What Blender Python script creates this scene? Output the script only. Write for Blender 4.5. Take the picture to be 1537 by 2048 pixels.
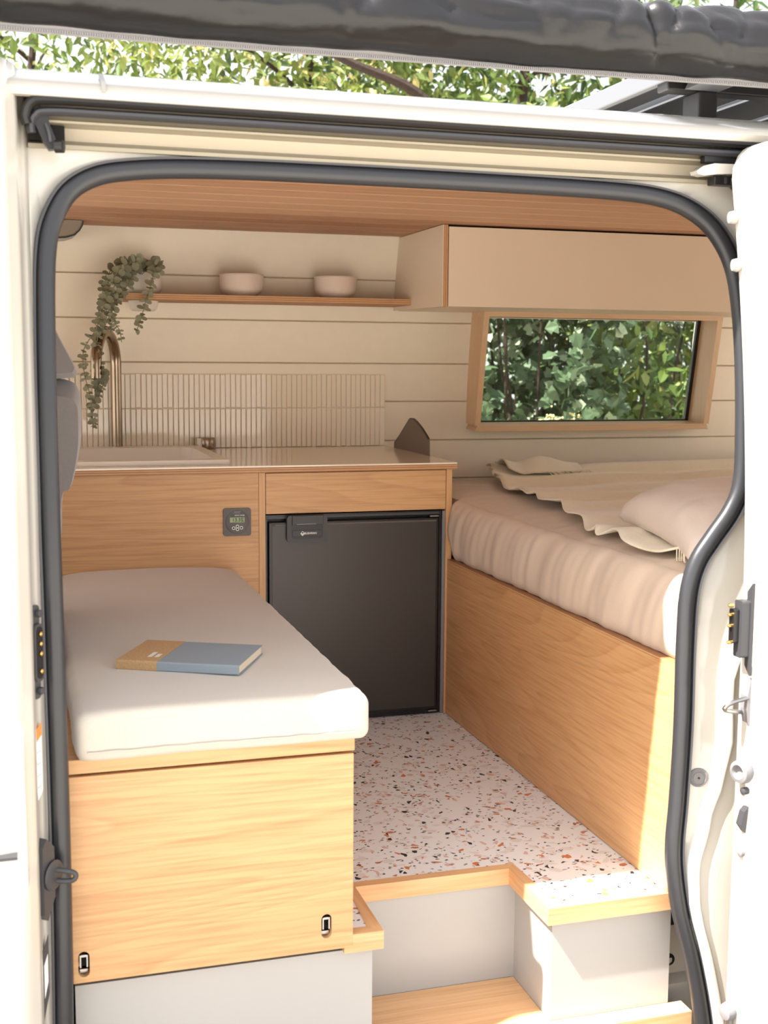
import bpy, bmesh, math, random
from mathutils import Vector, Matrix, noise

# ------------------------------------------------------------------ scene, camera, sky, sun, exposure
for o in list(bpy.data.objects):
    bpy.data.objects.remove(o, do_unlink=True)
SC = bpy.context.scene
COL = SC.collection
random.seed(7)

SC.view_settings.view_transform = 'Standard'
SC.view_settings.look = 'None'
SC.view_settings.gamma = 1.0
SC.view_settings.use_curve_mapping = False
SC.view_settings.exposure = 1.72

cam_data = bpy.data.cameras.new('camera')
cam = bpy.data.objects.new('camera', cam_data)
COL.objects.link(cam)
SC.camera = cam
cam_data.sensor_fit = 'VERTICAL'
cam_data.sensor_height = 36.0
cam_data.sensor_width = 27.0
cam_data.lens = 2475.47 * 36.0 / 2048.0
FWD = Vector((0.28663445, 0.95030214, -0.12151767))
RGT = Vector((0.95762043, -0.28794842, 0.00698669))
UPV = Vector((0.02835135, 0.11837043, 0.99256468))
m = Matrix((RGT, UPV, -FWD)).transposed().to_4x4()
m.translation = Vector((-1.0698, -3.0175, 0.9281))
cam.matrix_world = m
cam_data.clip_start = 0.05
cam_data.clip_end = 200
cam_data.dof.use_dof = True
cam_data.dof.focus_distance = 2.7
cam_data.dof.aperture_fstop = 7.1

world = bpy.data.worlds.new('sky')
SC.world = world
world.use_nodes = True
wn = world.node_tree
wn.nodes.clear()
w_out = wn.nodes.new('ShaderNodeOutputWorld')
w_bg = wn.nodes.new('ShaderNodeBackground')
w_sky = wn.nodes.new('ShaderNodeTexSky')
w_sky.sky_type = 'NISHITA'
w_sky.sun_disc = False
w_sky.sun_elevation = math.radians(56)
w_sky.sun_rotation = math.radians(259)
w_sky.air_density = 1.0
w_sky.dust_density = 3.5
w_sky.ozone_density = 1.0
w_bg.inputs['Strength'].default_value = 0.18
w_mix = wn.nodes.new('ShaderNodeMix')      # thin bright haze over the blue
w_mix.data_type = 'RGBA'
w_mix.inputs[0].default_value = 0.72
w_mix.inputs[7].default_value = (3.25, 3.15, 3.02, 1)
wn.links.new(w_sky.outputs[0], w_mix.inputs[6])
wn.links.new(w_mix.outputs[2], w_bg.inputs['Color'])
wn.links.new(w_bg.outputs[0], w_out.inputs['Surface'])

sun_data = bpy.data.lights.new('sun', 'SUN')
sun_data.energy = 5.6
sun_data.angle = math.radians(0.6)
sun_data.color = (1.0, 0.96, 0.91)
sun = bpy.data.objects.new('sun', sun_data)
COL.objects.link(sun)
sun.rotation_euler = Vector((0.65, 0.12, -1.0)).to_track_quat('-Z', 'Y').to_euler()
sun.location = (-3, -2, 6)


# ------------------------------------------------------------------ materials
def lin(c):
    r = []
    for v in c:
        v = v / 255.0
        r.append(v / 12.92 if v <= 0.04045 else ((v + 0.055) / 1.055) ** 2.4)
    return (r[0], r[1], r[2], 1.0)


class NT:
    def __init__(self, name):
        self.m = bpy.data.materials.new(name)
        self.m.use_nodes = True
        self.t = self.m.node_tree
        self.b = self.t.nodes['Principled BSDF']
        self.out = self.t.nodes['Material Output']

    def n(self, typ, **kw):
        nd = self.t.nodes.new(typ)
        for k, v in kw.items():
            if hasattr(nd, k) and k not in nd.inputs:
                setattr(nd, k, v)
            else:
                nd.inputs[k].default_value = v
        return nd

    def l(self, a, b):
        self.t.links.new(a, b)

    def math(self, op, a, b=None, clamp=False):
        nd = self.t.nodes.new('ShaderNodeMath')
        nd.operation = op
        nd.use_clamp = clamp
        for i, v in enumerate((a, b)):
            if v is None:
                continue
            if isinstance(v, (int, float)):
                nd.inputs[i].default_value = v
            else:
                self.l(v, nd.inputs[i])
        return nd.outputs[0]

    def mix(self, fac, a, b):
        nd = self.t.nodes.new('ShaderNodeMix')
        nd.data_type = 'RGBA'
        for sock, v in ((nd.inputs[0], fac), (nd.inputs[6], a), (nd.inputs[7], b)):
            if isinstance(v, (int, float, tuple)):
                sock.default_value = v
            else:
                self.l(v, sock)
        return nd.outputs[2]

    def bump(self, height, strength=0.2, dist=0.002):
        nd = self.n('ShaderNodeBump')
        nd.inputs['Strength'].default_value = strength
        nd.inputs['Distance'].default_value = dist
        self.l(height, nd.inputs['Height'])
        self.l(nd.outputs[0], self.b.inputs['Normal'])


def plain(name, c, rough=0.5, metal=0.0, spec=0.5, bump=None, var=0.0, coat=0.0):
    k = NT(name)
    k.b.inputs['Base Color'].default_value = lin(c)
    k.b.inputs['Roughness'].default_value = rough
    k.b.inputs['Metallic'].default_value = metal
    k.b.inputs['Specular IOR Level'].default_value = spec
    k.b.inputs['Coat Weight'].default_value = coat
    k.b.inputs['Coat Roughness'].default_value = 0.08
    tc = k.n('ShaderNodeTexCoord')
    nz = k.n('ShaderNodeTexNoise')
    nz.inputs['Scale'].default_value = bump[0] if bump else 6.0
    nz.inputs['Detail'].default_value = 4.0
    k.l(tc.outputs['Object'], nz.inputs['Vector'])
    if bump:
        k.bump(nz.outputs[0], bump[1], bump[2] if len(bump) > 2 else 0.002)
    v = var if var else 0.03
    dk = tuple(max(0, x * (1 - v)) for x in c)
    k.l(k.mix(nz.outputs[0], lin(c), lin(dk)), k.b.inputs['Base Color'])
    return k.m


def wood(name, base, dark, axis, ring=6.0, ring_amt=0.5, fine_amt=0.4, rough=0.45, scale=1.0, vary=0.0):
    k = NT(name)
    tc = k.n('ShaderNodeTexCoord')
    oi = k.n('ShaderNodeObjectInfo')
    off = k.math('MULTIPLY', oi.outputs['Random'], 7.3)
    comb = k.n('ShaderNodeCombineXYZ')
    for i in range(3):
        k.l(off, comb.inputs[i])
    add = k.n('ShaderNodeVectorMath', operation='ADD')
    k.l(tc.outputs['Object'], add.inputs[0])
    k.l(comb.outputs[0], add.inputs[1])
    s1 = [1.0, 1.0, 1.0]
    s1[axis] = 0.10
    s2 = [1.0, 1.0, 1.0]
    s2[axis] = 0.035
    mp1 = k.n('ShaderNodeMapping')
    mp1.inputs['Scale'].default_value = [v * scale for v in s1]
    mp2 = k.n('ShaderNodeMapping')
    mp2.inputs['Scale'].default_value = [v * scale for v in s2]
    k.l(add.outputs[0], mp1.inputs['Vector'])
    k.l(add.outputs[0], mp2.inputs['Vector'])
    n1 = k.n('ShaderNodeTexNoise')
    n1.inputs['Scale'].default_value = 4.5
    n1.inputs['Detail'].default_value = 1.5
    n1.inputs['Distortion'].default_value = 0.35
    k.l(mp1.outputs[0], n1.inputs['Vector'])
    rr = k.math('MULTIPLY', n1.outputs[0], ring * 6.0)
    rf = k.math('FRACT', rr)
    ramp = k.n('ShaderNodeValToRGB')
    e = ramp.color_ramp.elements
    e[0].position, e[0].color = 0.0, (0, 0, 0, 1)
    e[1].position, e[1].color = 1.0, (0.0, 0.0, 0.0, 1)
    a = e.new(0.75)
    a.color = (0.55, 0.55, 0.55, 1)
    a = e.new(0.92)
    a.color = (1, 1, 1, 1)
    k.l(rf, ramp.inputs[0])
    n2 = k.n('ShaderNodeTexNoise')
    n2.inputs['Scale'].default_value = 190.0
    n2.inputs['Detail'].default_value = 3.0
    k.l(mp2.outputs[0], n2.inputs['Vector'])
    fr = k.n('ShaderNodeMapRange')
    fr.inputs[1].default_value = 0.42
    fr.inputs[2].default_value = 0.72
    k.l(n2.outputs[0], fr.inputs[0])
    n3 = k.n('ShaderNodeTexNoise')
    n3.inputs['Scale'].default_value = 2.2
    n3.inputs['Detail'].default_value = 2.0
    k.l(mp1.outputs[0], n3.inputs['Vector'])
    f = k.math('MULTIPLY', ramp.outputs[0], ring_amt)
    f = k.math('ADD', f, k.math('MULTIPLY', fr.outputs[0], fine_amt))
    f = k.math('ADD', f, k.math('MULTIPLY', k.math('SUBTRACT', n3.outputs[0], 0.5), 0.5))
    if vary:
        f = k.math('ADD', f, k.math('MULTIPLY', k.math('SUBTRACT', oi.outputs['Random'], 0.5), vary))
    f = k.math('MAXIMUM', k.math('MINIMUM', f, 1.0), 0.0)
    k.l(k.mix(f, lin(base), lin(dark)), k.b.inputs['Base Color'])
    k.b.inputs['Roughness'].default_value = rough
    k.bump(fr.outputs[0], 0.12, 0.0006)
    return k.m


def plyedge(name, axis=2, n=520.0):
    """layers of plywood seen end-on: bands across the thickness axis"""
    k = NT(name)
    tc = k.n('ShaderNodeTexCoord')
    sp = k.n('ShaderNodeSeparateXYZ')
    k.l(tc.outputs['Object'], sp.inputs[0])
    s = k.math('SINE', k.math('MULTIPLY', sp.outputs[axis], n * 2.2))
    s = k.math('ADD', k.math('MULTIPLY', s, 0.5), 0.5)
    nz = k.n('ShaderNodeTexNoise')
    nz.inputs['Scale'].default_value = 40.0
    k.l(tc.outputs['Object'], nz.inputs['Vector'])
    s = k.math('ADD', k.math('MULTIPLY', s, 0.75), k.math('MULTIPLY', nz.outputs[0], 0.3), clamp=True)
    k.l(k.mix(s, lin((214, 172, 124)), lin((158, 106, 66))), k.b.inputs['Base Color'])
    k.b.inputs['Roughness'].default_value = 0.55
    return k.m


def terrazzo():
    k = NT('terrazzo')
    tc = k.n('ShaderNodeTexCoord')
    nz = k.n('ShaderNodeTexNoise')
    nz.inputs['Scale'].default_value = 22.0
    nz.inputs['Detail'].default_value = 2.0
    k.l(tc.outputs['Object'], nz.inputs['Vector'])
    sub = k.n('ShaderNodeVectorMath', operation='SUBTRACT')
    k.l(nz.outputs['Color'], sub.inputs[0])
    sub.inputs[1].default_value = (0.5, 0.5, 0.5)
    sc = k.n('ShaderNodeVectorMath', operation='SCALE')
    k.l(sub.outputs[0], sc.inputs[0])
    sc.inputs['Scale'].default_value = 0.02
    col = lin((240, 241, 240))
    layers = [(48, 0.72, 0.03, (230, 225, 220), 0.0, (1, 1.35)),
              (62, 0.88, 0.10, (222, 190, 176), 3.1, (1.4, .9)),
              (68, 0.935, 0.09, (198, 128, 98), 7.7, (.9, 1.5)),
              (128, 0.86, 0.10, (62, 54, 58), 11.3, (1, 1.5)),
              (78, 0.95, 0.07, (52, 46, 50), 5.3, (1.5, .9)),
              (54, 0.965, 0.09, (214, 128, 78), 17.9, (1.2, 1))]
    for scale, thr, edge, c, off, st in layers:
        mp = k.n('ShaderNodeMapping')
        mp.inputs['Location'].default_value = (off, off * 0.7, 0.013 * off)
        mp.inputs['Scale'].default_value = (st[0], st[1], 0.0)
        mp.inputs['Rotation'].default_value = (0, 0, off)
        ad = k.n('ShaderNodeVectorMath', operation='ADD')
        k.l(tc.outputs['Object'], ad.inputs[0])
        k.l(sc.outputs[0], ad.inputs[1])
        k.l(ad.outputs[0], mp.inputs['Vector'])
        v1 = k.n('ShaderNodeTexVoronoi')
        v1.inputs['Scale'].default_value = scale
        v2 = k.n('ShaderNodeTexVoronoi', feature='DISTANCE_TO_EDGE')
        v2.inputs['Scale'].default_value = scale
        k.l(mp.outputs[0], v1.inputs['Vector'])
        k.l(mp.outputs[0], v2.inputs['Vector'])
        sp = k.n('ShaderNodeSeparateColor')
        k.l(v1.outputs['Color'], sp.inputs[0])
        pick = k.math('GREATER_THAN', sp.outputs[0], thr)
        # chip size differs from chip to chip
        ed = k.math('ADD', k.math('MULTIPLY', sp.outputs[1], 0.16), edge)
        ins = k.math('GREATER_THAN', v2.outputs['Distance'], ed)
        mk = k.math('MULTIPLY', pick, ins)
        col = k.mix(mk, col, lin(c))
    k.l(col, k.b.inputs['Base Color'])
    k.b.inputs['Roughness'].default_value = 0.35
    return k.m


def fabric(name, c, c2, weave=900.0, rough=0.85, bumps=0.25, sheen=0.3, big=9.0):
    k = NT(name)
    tc = k.n('ShaderNodeTexCoord')
    nz = k.n('ShaderNodeTexNoise')
    nz.inputs['Scale'].default_value = weave * 0.5
    nz.inputs['Detail'].default_value = 2.0
    k.l(tc.outputs['Object'], nz.inputs['Vector'])
    n2 = k.n('ShaderNodeTexNoise')
    n2.inputs['Scale'].default_value = big
    n2.inputs['Detail'].default_value = 5.0
    k.l(tc.outputs['Object'], n2.inputs['Vector'])
    f = k.math('ADD', k.math('MULTIPLY', nz.outputs[0], 0.6), k.math('MULTIPLY', n2.outputs[0], 0.4))
    k.l(k.mix(f, lin(c), lin(c2)), k.b.inputs['Base Color'])
    k.b.inputs['Roughness'].default_value = rough
    k.b.inputs['Sheen Weight'].default_value = sheen
    h = k.math('ADD', k.math('MULTIPLY', nz.outputs[0], 0.25), n2.outputs[0])
    k.bump(h, bumps, 0.004)
    return k.m


def leafmat(name, c1, c2, c3, trans=0.35, rough=0.45):
    """leaf colour differs from leaf to leaf (stored per leaf)"""
    k = NT(name)
    at = k.n('ShaderNodeAttribute', attribute_name='tint')
    sp = k.n('ShaderNodeSeparateColor')
    k.l(at.outputs['Color'], sp.inputs[0])
    c = k.mix(sp.outputs[0], lin(c1), lin(c2))
    pick = k.math('GREATER_THAN', sp.outputs[1], 0.86)
    c = k.mix(pick, c, lin(c3))
    k.l(c, k.b.inputs['Base Color'])
    k.b.inputs['Roughness'].default_value = rough
    tr = k.n('ShaderNodeBsdfTranslucent')
    k.l(c, tr.inputs['Color'])
    mx = k.n('ShaderNodeMixShader')
    mx.inputs[0].default_value = trans
    k.l(k.b.outputs[0], mx.inputs[1])
    k.l(tr.outputs[0], mx.inputs[2])
    k.l(mx.outputs[0], k.out.inputs['Surface'])
    return k.m


def brushed(name, c, rough=0.3, axis=2):
    k = NT(name)
    tc = k.n('ShaderNodeTexCoord')
    mp = k.n('ShaderNodeMapping')
    s = [300.0, 300.0, 300.0]
    s[axis] = 6.0
    mp.inputs['Scale'].default_value = s
    k.l(tc.outputs['Object'], mp.inputs['Vector'])
    nz = k.n('ShaderNodeTexNoise')
    nz.inputs['Scale'].default_value = 1.0
    k.l(mp.outputs[0], nz.inputs['Vector'])
    k.l(k.mix(nz.outputs[0], lin(c), lin(tuple(v * .88 for v in c))), k.b.inputs['Base Color'])
    k.b.inputs['Metallic'].default_value = 1.0
    k.b.inputs['Roughness'].default_value = rough
    return k.m


def glassmat():
    k = NT('window_glass')
    k.b.inputs['Base Color'].default_value = (0.93, 0.96, 0.94, 1)
    k.b.inputs['Roughness'].default_value = 0.02
    k.b.inputs['IOR'].default_value = 1.0001
    k.b.inputs['Transmission Weight'].default_value = 1.0
    gl = k.n('ShaderNodeBsdfGlossy')
    gl.inputs['Roughness'].default_value = 0.03
    tp = k.n('ShaderNodeBsdfTransparent')
    tp.inputs['Color'].default_value = (0.86, 0.9, 0.88, 1)
    fr = k.n('ShaderNodeFresnel')
    fr.inputs['IOR'].default_value = 1.35
    mx = k.n('ShaderNodeMixShader')
    k.l(fr.outputs[0], mx.inputs[0])
    k.l(tp.outputs[0], mx.inputs[1])
    k.l(gl.outputs[0], mx.inputs[2])
    k.l(mx.outputs[0], k.out.inputs['Surface'])
    return k.m


OAK, OAKD = (214, 168, 118), (176, 124, 78)
M = {}
M['oak_x'] = wood('oak_veneer_grain_along_van', OAK, OAKD, 0, 5.0, .30, .46)
M['oak_y'] = wood('oak_veneer_grain_across_van', OAK, OAKD, 1, 5.0, .30, .46)
M['oak_z'] = wood('oak_veneer_upright_grain', OAK, OAKD, 2, 5.0, .3, .4)
M['nosing_x'] = wood('oak_nosing_x', (226, 182, 134), (196, 140, 90), 0, 3, .3, .4)
M['nosing_y'] = wood('oak_nosing_y', (226, 182, 134), (196, 140, 90), 1, 3, .3, .4)
M['ceil'] = wood('cedar_lining', (210, 166, 130), (150, 100, 70), 0, 3.0, .2, .3, 0.6, 1.0, 1.2)
M['frame_x'] = wood('window_timber_x', (218, 184, 146), (194, 150, 112), 0, 3, .25, .3)
M['frame_z'] = wood('window_timber_z', (218, 184, 146), (194, 150, 112), 2, 3, .25, .3)
M['ply_z'] = plyedge('plywood_edge_z', 2)
M['ply_x'] = plyedge('plywood_edge_x', 0)
M['cream'] = plain('cream_paint', (240, 229, 208), 0.42, bump=(30, .04))
M['cab'] = plain('cream_laminate_cabinet', (230, 212, 188), 0.4)
M['counter'] = plain('cream_worktop_laminate', (248, 236, 216), 0.14, coat=.3)
M['tile'] = plain('glazed_tile', (240, 228, 206), 0.09, coat=.5)
M['grout'] = plain('grout', (226, 212, 188), 0.8)
M['groove'] = plain('board_groove', (182, 162, 134), 0.8)
M['sink'] = plain('sink_composite', (228, 220, 206), 0.3)
M['paint'] = plain('van_paint', (210, 205, 194), 0.2, coat=.6)
M['track'] = plain('track_shade_paint', (158, 149, 128), 0.35)  # body paint darkened, the shade of the rail recess put into its colour
M['white'] = plain('white_panel', (178, 175, 170), 0.4)
M['rubber'] = plain('grey_seal_rubber', (48, 49, 52), 0.36, bump=(60, .08))
M['black'] = plain('black_plastic', (30, 29, 29), 0.4)
M['dkgrey'] = plain('dark_grey_plastic', (62, 62, 65), 0.45)
M['midgrey'] = plain('grey_plastic', (128, 126, 128), 0.45)
M['fridge'] = plain('fridge_door_laminate', (58, 53, 49), 0.36, bump=(500, .05))
M['fridgeblk'] = plain('fridge_frame', (20, 19, 19), 0.35)
M['lcdgreen'] = plain('lcd', (150, 164, 116), 0.3)
M['taupe'] = plain('monitor_case', (92, 84, 80), 0.45)
M['taupe2'] = plain('monitor_face', (72, 66, 63), 0.35)
M['inkwhite'] = plain('white_print', (232, 230, 226), 0.6)
M['inkblack'] = plain('black_print', (28, 30, 26), 0.6)
M['teal'] = plain('teal_print', (58, 106, 112), 0.6)
M['metal'] = brushed('brushed_bronze', (158, 140, 120), 0.24)
M['steel'] = plain('steel', (170, 168, 166), 0.3, 1.0)
M['brass'] = plain('brass_pin', (214, 172, 98), 0.25, 1.0)
M['terrazzo'] = terrazzo()
M['linen'] = fabric('bench_linen', (208, 200, 187), (190, 181, 167), 900, .9, .12)
M['sheet'] = fabric('bed_sheet', (218, 198, 178), (208, 186, 164), 600, .55, .18, .2, 7)
M['pillow'] = fabric('pillow_case', (216, 201, 188), (206, 189, 174), 600, .5, .16, .2, 6)
M['throw'] = fabric('throw_weave', (238, 228, 204), (224, 211, 184), 420, .95, .4, .3, 40)
M['seat'] = fabric('seat_cloth', (114, 108, 105), (100, 95, 93), 700, .9, .15)
M['headliner'] = fabric('headliner_cloth', (150, 140, 126), (140, 130, 118), 700, .95, .1)
M['pvc'] = plain('awning_pvc', (30, 29, 30), 0.33, bump=(7, .45, .02), spec=.45)
M['hem'] = plain('awning_hem', (150, 148, 148), 0.7)
M['alu'] = plain('rack_aluminium', (118, 120, 125), 0.45, .3)
M['rackdark'] = plain('rack_dark', (52, 53, 56), 0.35)
M['bowl'] = plain('bowl_stoneware', (226, 208, 192), 0.6, bump=(160, .05))
M['pot'] = plain('pot_ceramic', (230, 222, 208), 0.55)
M['soil'] = plain('soil', (60, 46, 36), 0.95)
M['cork'] = plain('cork', (216, 176, 126), 0.9, bump=(300, .3), var=.28)
M['bluecov'] = plain('blue_cover', (146, 158, 166), 0.75, var=.06)
M['pages'] = plain('pages', (236, 222, 196), 0.85)
M['leather'] = plain('brown_leather', (132, 114, 99), 0.8, bump=(220, .4), var=.2)
M['leafgrey'] = plain('grey_green_leaf', (152, 154, 126), 0.6, var=.22, bump=(80, .15))
M['stem'] = plain('stem', (132, 126, 92), 0.7)
M['glass'] = glassmat()
M['ground'] = plain('pale_gravel', (226, 219, 208), 0.95, bump=(60, .5, .01), var=.2)
M['grounddark'] = plain('added_dark_ground', (84, 68, 52), 0.95, bump=(30, .8, .02), var=.5)  # dark colour for the added strip that dims bounce from the ground
M['bark'] = plain('bark', (66, 50, 40), 0.9, bump=(40, .6, .01), var=.4)
M['leaf_a'] = leafmat('leaf_olive', (62, 84, 36), (112, 130, 56), (160, 164, 96))
M['leaf_b'] = leafmat('leaf_ivy', (60, 82, 54), (108, 128, 92), (160, 172, 138), .25)
M['leaf_c'] = leafmat('leaf_deep', (40, 60, 30), (76, 100, 48), (130, 140, 84))
M['leaf_y'] = leafmat('leaf_yellow', (78, 100, 42), (132, 142, 66), (182, 170, 108))
M['blossom'] = plain('blossom', (232, 214, 152), .8)
M['orange'] = plain('orange_print', (232, 136, 62), .6)
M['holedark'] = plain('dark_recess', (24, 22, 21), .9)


# ------------------------------------------------------------------ mesh building
class B:
    """collects geometry in world coordinates"""
    def __init__(self):
        self.v, self.f = [], []

    def add(self, vs, fs):
        o = len(self.v)
        self.v += [Vector(p) for p in vs]
        self.f += [tuple(i + o for i in q) for q in fs]
        return self

    def box(self, x0, x1, y0, y1, z0, z1, bev=0.0):
        bm = bmesh.new()
        bmesh.ops.create_cube(bm, size=1.0)
        for p in bm.verts:
            p.co = Vector(((x0 + x1) / 2 + p.co.x * (x1 - x0), (y0 + y1) / 2 + p.co.y * (y1 - y0), (z0 + z1) / 2 + p.co.z * (z1 - z0)))
        if bev > 0:
            bmesh.ops.bevel(bm, geom=bm.edges[:], offset=bev, segments=2, affect='EDGES', profile=0.5)
        return self.bm(bm)

    def bm(self, bm, mat=None):
        bm.verts.index_update()
        self.add([(mat @ p.co if mat else p.co) for p in bm.verts], [[p.index for p in q.verts] for q in bm.faces])
        bm.free()
        return self

    def prism(self, poly, fn, a, b):
        """poly: 2-D outline; fn(p, t) -> point; extruded from t=a to t=b"""
        n = len(poly)
        vs = [fn(p, a) for p in poly] + [fn(p, b) for p in poly]
        fs = [(i, (i + 1) % n, n + (i + 1) % n, n + i) for i in range(n)]
        fs += [tuple(range(n))[::-1], tuple(range(n, 2 * n))]
        return self.add(vs, fs)

    def tube(self, path, r, n=12, closed=False, cap=True):
        path = [Vector(p) for p in path]
        k = len(path)
        rs = r if isinstance(r, (list, tuple)) else [r] * k
        up = None
        rings = []
        for i in range(k):
            a = path[i - 1] if (i > 0 or closed) else path[i]
            b = path[(i + 1) % k] if (i < k - 1 or closed) else path[i]
            t = (b - a).normalized()
            if up is None:
                up = t.orthogonal().normalized()
            up = (up - t * up.dot(t))
            up = up.normalized() if up.length > 1e-6 else t.orthogonal().normalized()
            w = t.cross(up)
            rings.append([path[i] + (up * math.cos(2 * math.pi * j / n) + w * math.sin(2 * math.pi * j / n)) * rs[i] for j in range(n)])
        vs = [p for q in rings for p in q]
        fs = []
        for i in range(k if closed else k - 1):
            a, b = i * n, ((i + 1) % k) * n
            for j in range(n):
                fs.append((a + j, a + (j + 1) % n, b + (j + 1) % n, b + j))
        if cap and not closed:
            fs.append(tuple(range(n))[::-1])
            fs.append(tuple(range((k - 1) * n, k * n)))
        return self.add(vs, fs)

    def sweep(self, path, prof, ref=(0, 1, 0), cap=True, closed=False):
        """prof: closed outline (a, b); a along the side direction (tangent x ref), b along ref"""
        path = [Vector(p) for p in path]
        ref = Vector(ref)
        k, n = len(path), len(prof)
        vs = []
        for i in range(k):
            a = path[max(i - 1, 0)] if not closed else path[i - 1]
            b = path[min(i + 1, k - 1)] if not closed else path[(i + 1) % k]
            t = (b - a).normalized()
            s = t.cross(ref).normalized()
            r2 = s.cross(t).normalized()
            vs += [path[i] + s * p[0] + r2 * p[1] for p in prof]
        fs = []
        for i in range(k if closed else k - 1):
            a, b = i * n, ((i + 1) % k) * n
            for j in range(n):
                fs.append((a + j, a + (j + 1) % n, b + (j + 1) % n, b + j))
        if cap and not closed:
            fs.append(tuple(range(n))[::-1])
            fs.append(tuple(range((k - 1) * n, k * n)))
        return self.add(vs, fs)

    def lathe(self, prof, c, n=32, axis=(0, 0, 1), cap=True):
        q = Vector((0, 0, 1)).rotation_difference(Vector(axis).normalized())
        vs, fs = [], []
        for r, z in prof:
            for j in range(n):
                a = 2 * math.pi * j / n
                vs.append(Vector(c) + q @ Vector((r * math.cos(a), r * math.sin(a), z)))
        k = len(prof)
        for i in range(k - 1):
            for j in range(n):
                fs.append((i * n + j, i * n + (j + 1) % n, (i + 1) * n + (j + 1) % n, (i + 1) * n + j))
        if cap:
            fs.append(tuple(range(n))[::-1])
            fs.append(tuple(range((k - 1) * n, k * n)))
        return self.add(vs, fs)

    def grid(self, nu, nv, fn):
        vs = [fn(i / nu, j / nv) for i in range(nu + 1) for j in range(nv + 1)]
        w = nv + 1
        fs = [(i * w + j, i * w + j + 1, (i + 1) * w + j + 1, (i + 1) * w + j) for i in range(nu) for j in range(nv)]
        return self.add(vs, fs)

    def xf(self, mat):
        self.v = [mat @ p for p in self.v]
        return self

    def build(self, name, mat, parent=None, smooth=False, local=False, angle=40):
        me = bpy.data.meshes.new(name)
        if local:
            base = Vector((0, 0, 0))
        elif parent is not None:
            base = wloc(parent)
        else:
            xs = [p.x for p in self.v]
            ys_ = [p.y for p in self.v]
            zs = [p.z for p in self.v]
            base = Vector(((min(xs) + max(xs)) / 2, (min(ys_) + max(ys_)) / 2, min(zs)))
        me.from_pydata([p - base for p in self.v], [], self.f)
        bm = bmesh.new()
        bm.from_mesh(me)
        bmesh.ops.recalc_face_normals(bm, faces=bm.faces)
        bm.to_mesh(me)
        bm.free()
        me.materials.append(M[mat] if isinstance(mat, str) else mat)
        o = bpy.data.objects.new(name, me)
        COL.objects.link(o)
        if parent is not None:
            o.parent = parent
        elif not local:
            o.location = base
        if smooth:
            for p in me.polygons:
                p.use_smooth = True
            if angle < 180:
                try:
                    me.set_sharp_from_angle(angle=math.radians(angle))
                except Exception:
                    pass
        return o


def wloc(o):
    v = Vector(o.location)
    while o.parent is not None:
        o = o.parent
        v += Vector(o.location)
    return v


def tag(o, label, cat=None, group=None, kind=None):
    o['label'] = label
    if cat:
        o['category'] = cat
    if group:
        o['group'] = group
    if kind:
        o['kind'] = kind
    return o


def thing(name, loc, label, cat, group=None, rz=0.0, kind=None):
    o = bpy.data.objects.new(name, None)
    COL.objects.link(o)
    o.location = loc
    o.rotation_euler = (0, 0, rz)
    o.empty_display_size = 0.05
    return tag(o, label, cat, group, kind)


def catmull(pts, step=6, closed=False):
    pts = [Vector(p) for p in pts]
    out = []
    n = len(pts)
    for i in range(n if closed else n - 1):
        p0 = pts[(i - 1) % n] if (closed or i > 0) else pts[0]
        p1, p2 = pts[i], pts[(i + 1) % n]
        p3 = pts[(i + 2) % n] if (closed or i + 2 < n) else pts[-1]
        for s in range(step):
            t = s / step
            out.append(0.5 * ((2 * p1) + (p2 - p0) * t + (2 * p0 - 5 * p1 + 4 * p2 - p3) * t * t + (3 * p1 - p0 - 3 * p2 + p3) * t ** 3))
    if not closed:
        out.append(pts[-1])
    return out


def rrect(w, h, r, n=5):
    """rounded rectangle outline centred on 0"""
    out = []
    for cx, cy, a0 in ((w / 2 - r, h / 2 - r, 0), (-w / 2 + r, h / 2 - r, 90), (-w / 2 + r, -h / 2 + r, 180), (w / 2 - r, -h / 2 + r, 270)):
        for i in range(n + 1):
            a = math.radians(a0 + 90 * i / n)
            out.append((cx + r * math.cos(a), cy + r * math.sin(a)))
    return out


def boolean_cut(o, cutter):
    """cut the cutter's volume out of o and drop the cutter"""
    md = o.modifiers.new('cut', 'BOOLEAN')
    md.object = cutter
    md.operation = 'DIFFERENCE'
    md.solver = 'EXACT'
    bpy.context.view_layer.update()
    dg = bpy.context.evaluated_depsgraph_get()
    me = bpy.data.meshes.new_from_object(o.evaluated_get(dg))
    o.modifiers.clear()
    o.data = me
    bpy.data.objects.remove(cutter, do_unlink=True)


def text(name, s, size, mat, parent, loc, rot, extrude=0.0002, align='CENTER', bold=0.0):
    """lettering as a thin mesh in the parent's space"""
    cu = bpy.data.curves.new(name, 'FONT')
    cu.body = s
    cu.size = size
    cu.extrude = extrude
    cu.offset = bold
    cu.align_x = align
    cu.align_y = 'CENTER'
    cu.resolution_u = 3
    t = bpy.data.objects.new(name + '_src', cu)
    COL.objects.link(t)
    bpy.context.view_layer.update()
    dg = bpy.context.evaluated_depsgraph_get()
    me = bpy.data.meshes.new_from_object(t.evaluated_get(dg))
    bpy.data.objects.remove(t, do_unlink=True)
    me.materials.clear()
    me.materials.append(M[mat])
    o = bpy.data.objects.new(name, me)
    COL.objects.link(o)
    o.parent = parent
    o.location = loc
    o.rotation_euler = rot
    return o


def ns(z, off=-1.215):
    """near side of the van: upright below, leaning in towards the roof"""
    return off + (0 if z < .5 else .16 * (z - .5) ** 2)


def yw(z):
    """far side wall of the van"""
    return .645 - (0 if z < .67 else .25 * (z - .67) ** 2)


# ------------------------------------------------------------------ ground
g = B().grid(1, 1, lambda u, v: (-30 + 60 * u, -30 + 60 * v, -.62)).build('ground', 'ground')
tag(g, 'pale gravel ground under and around the van', 'ground', kind='structure')

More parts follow.
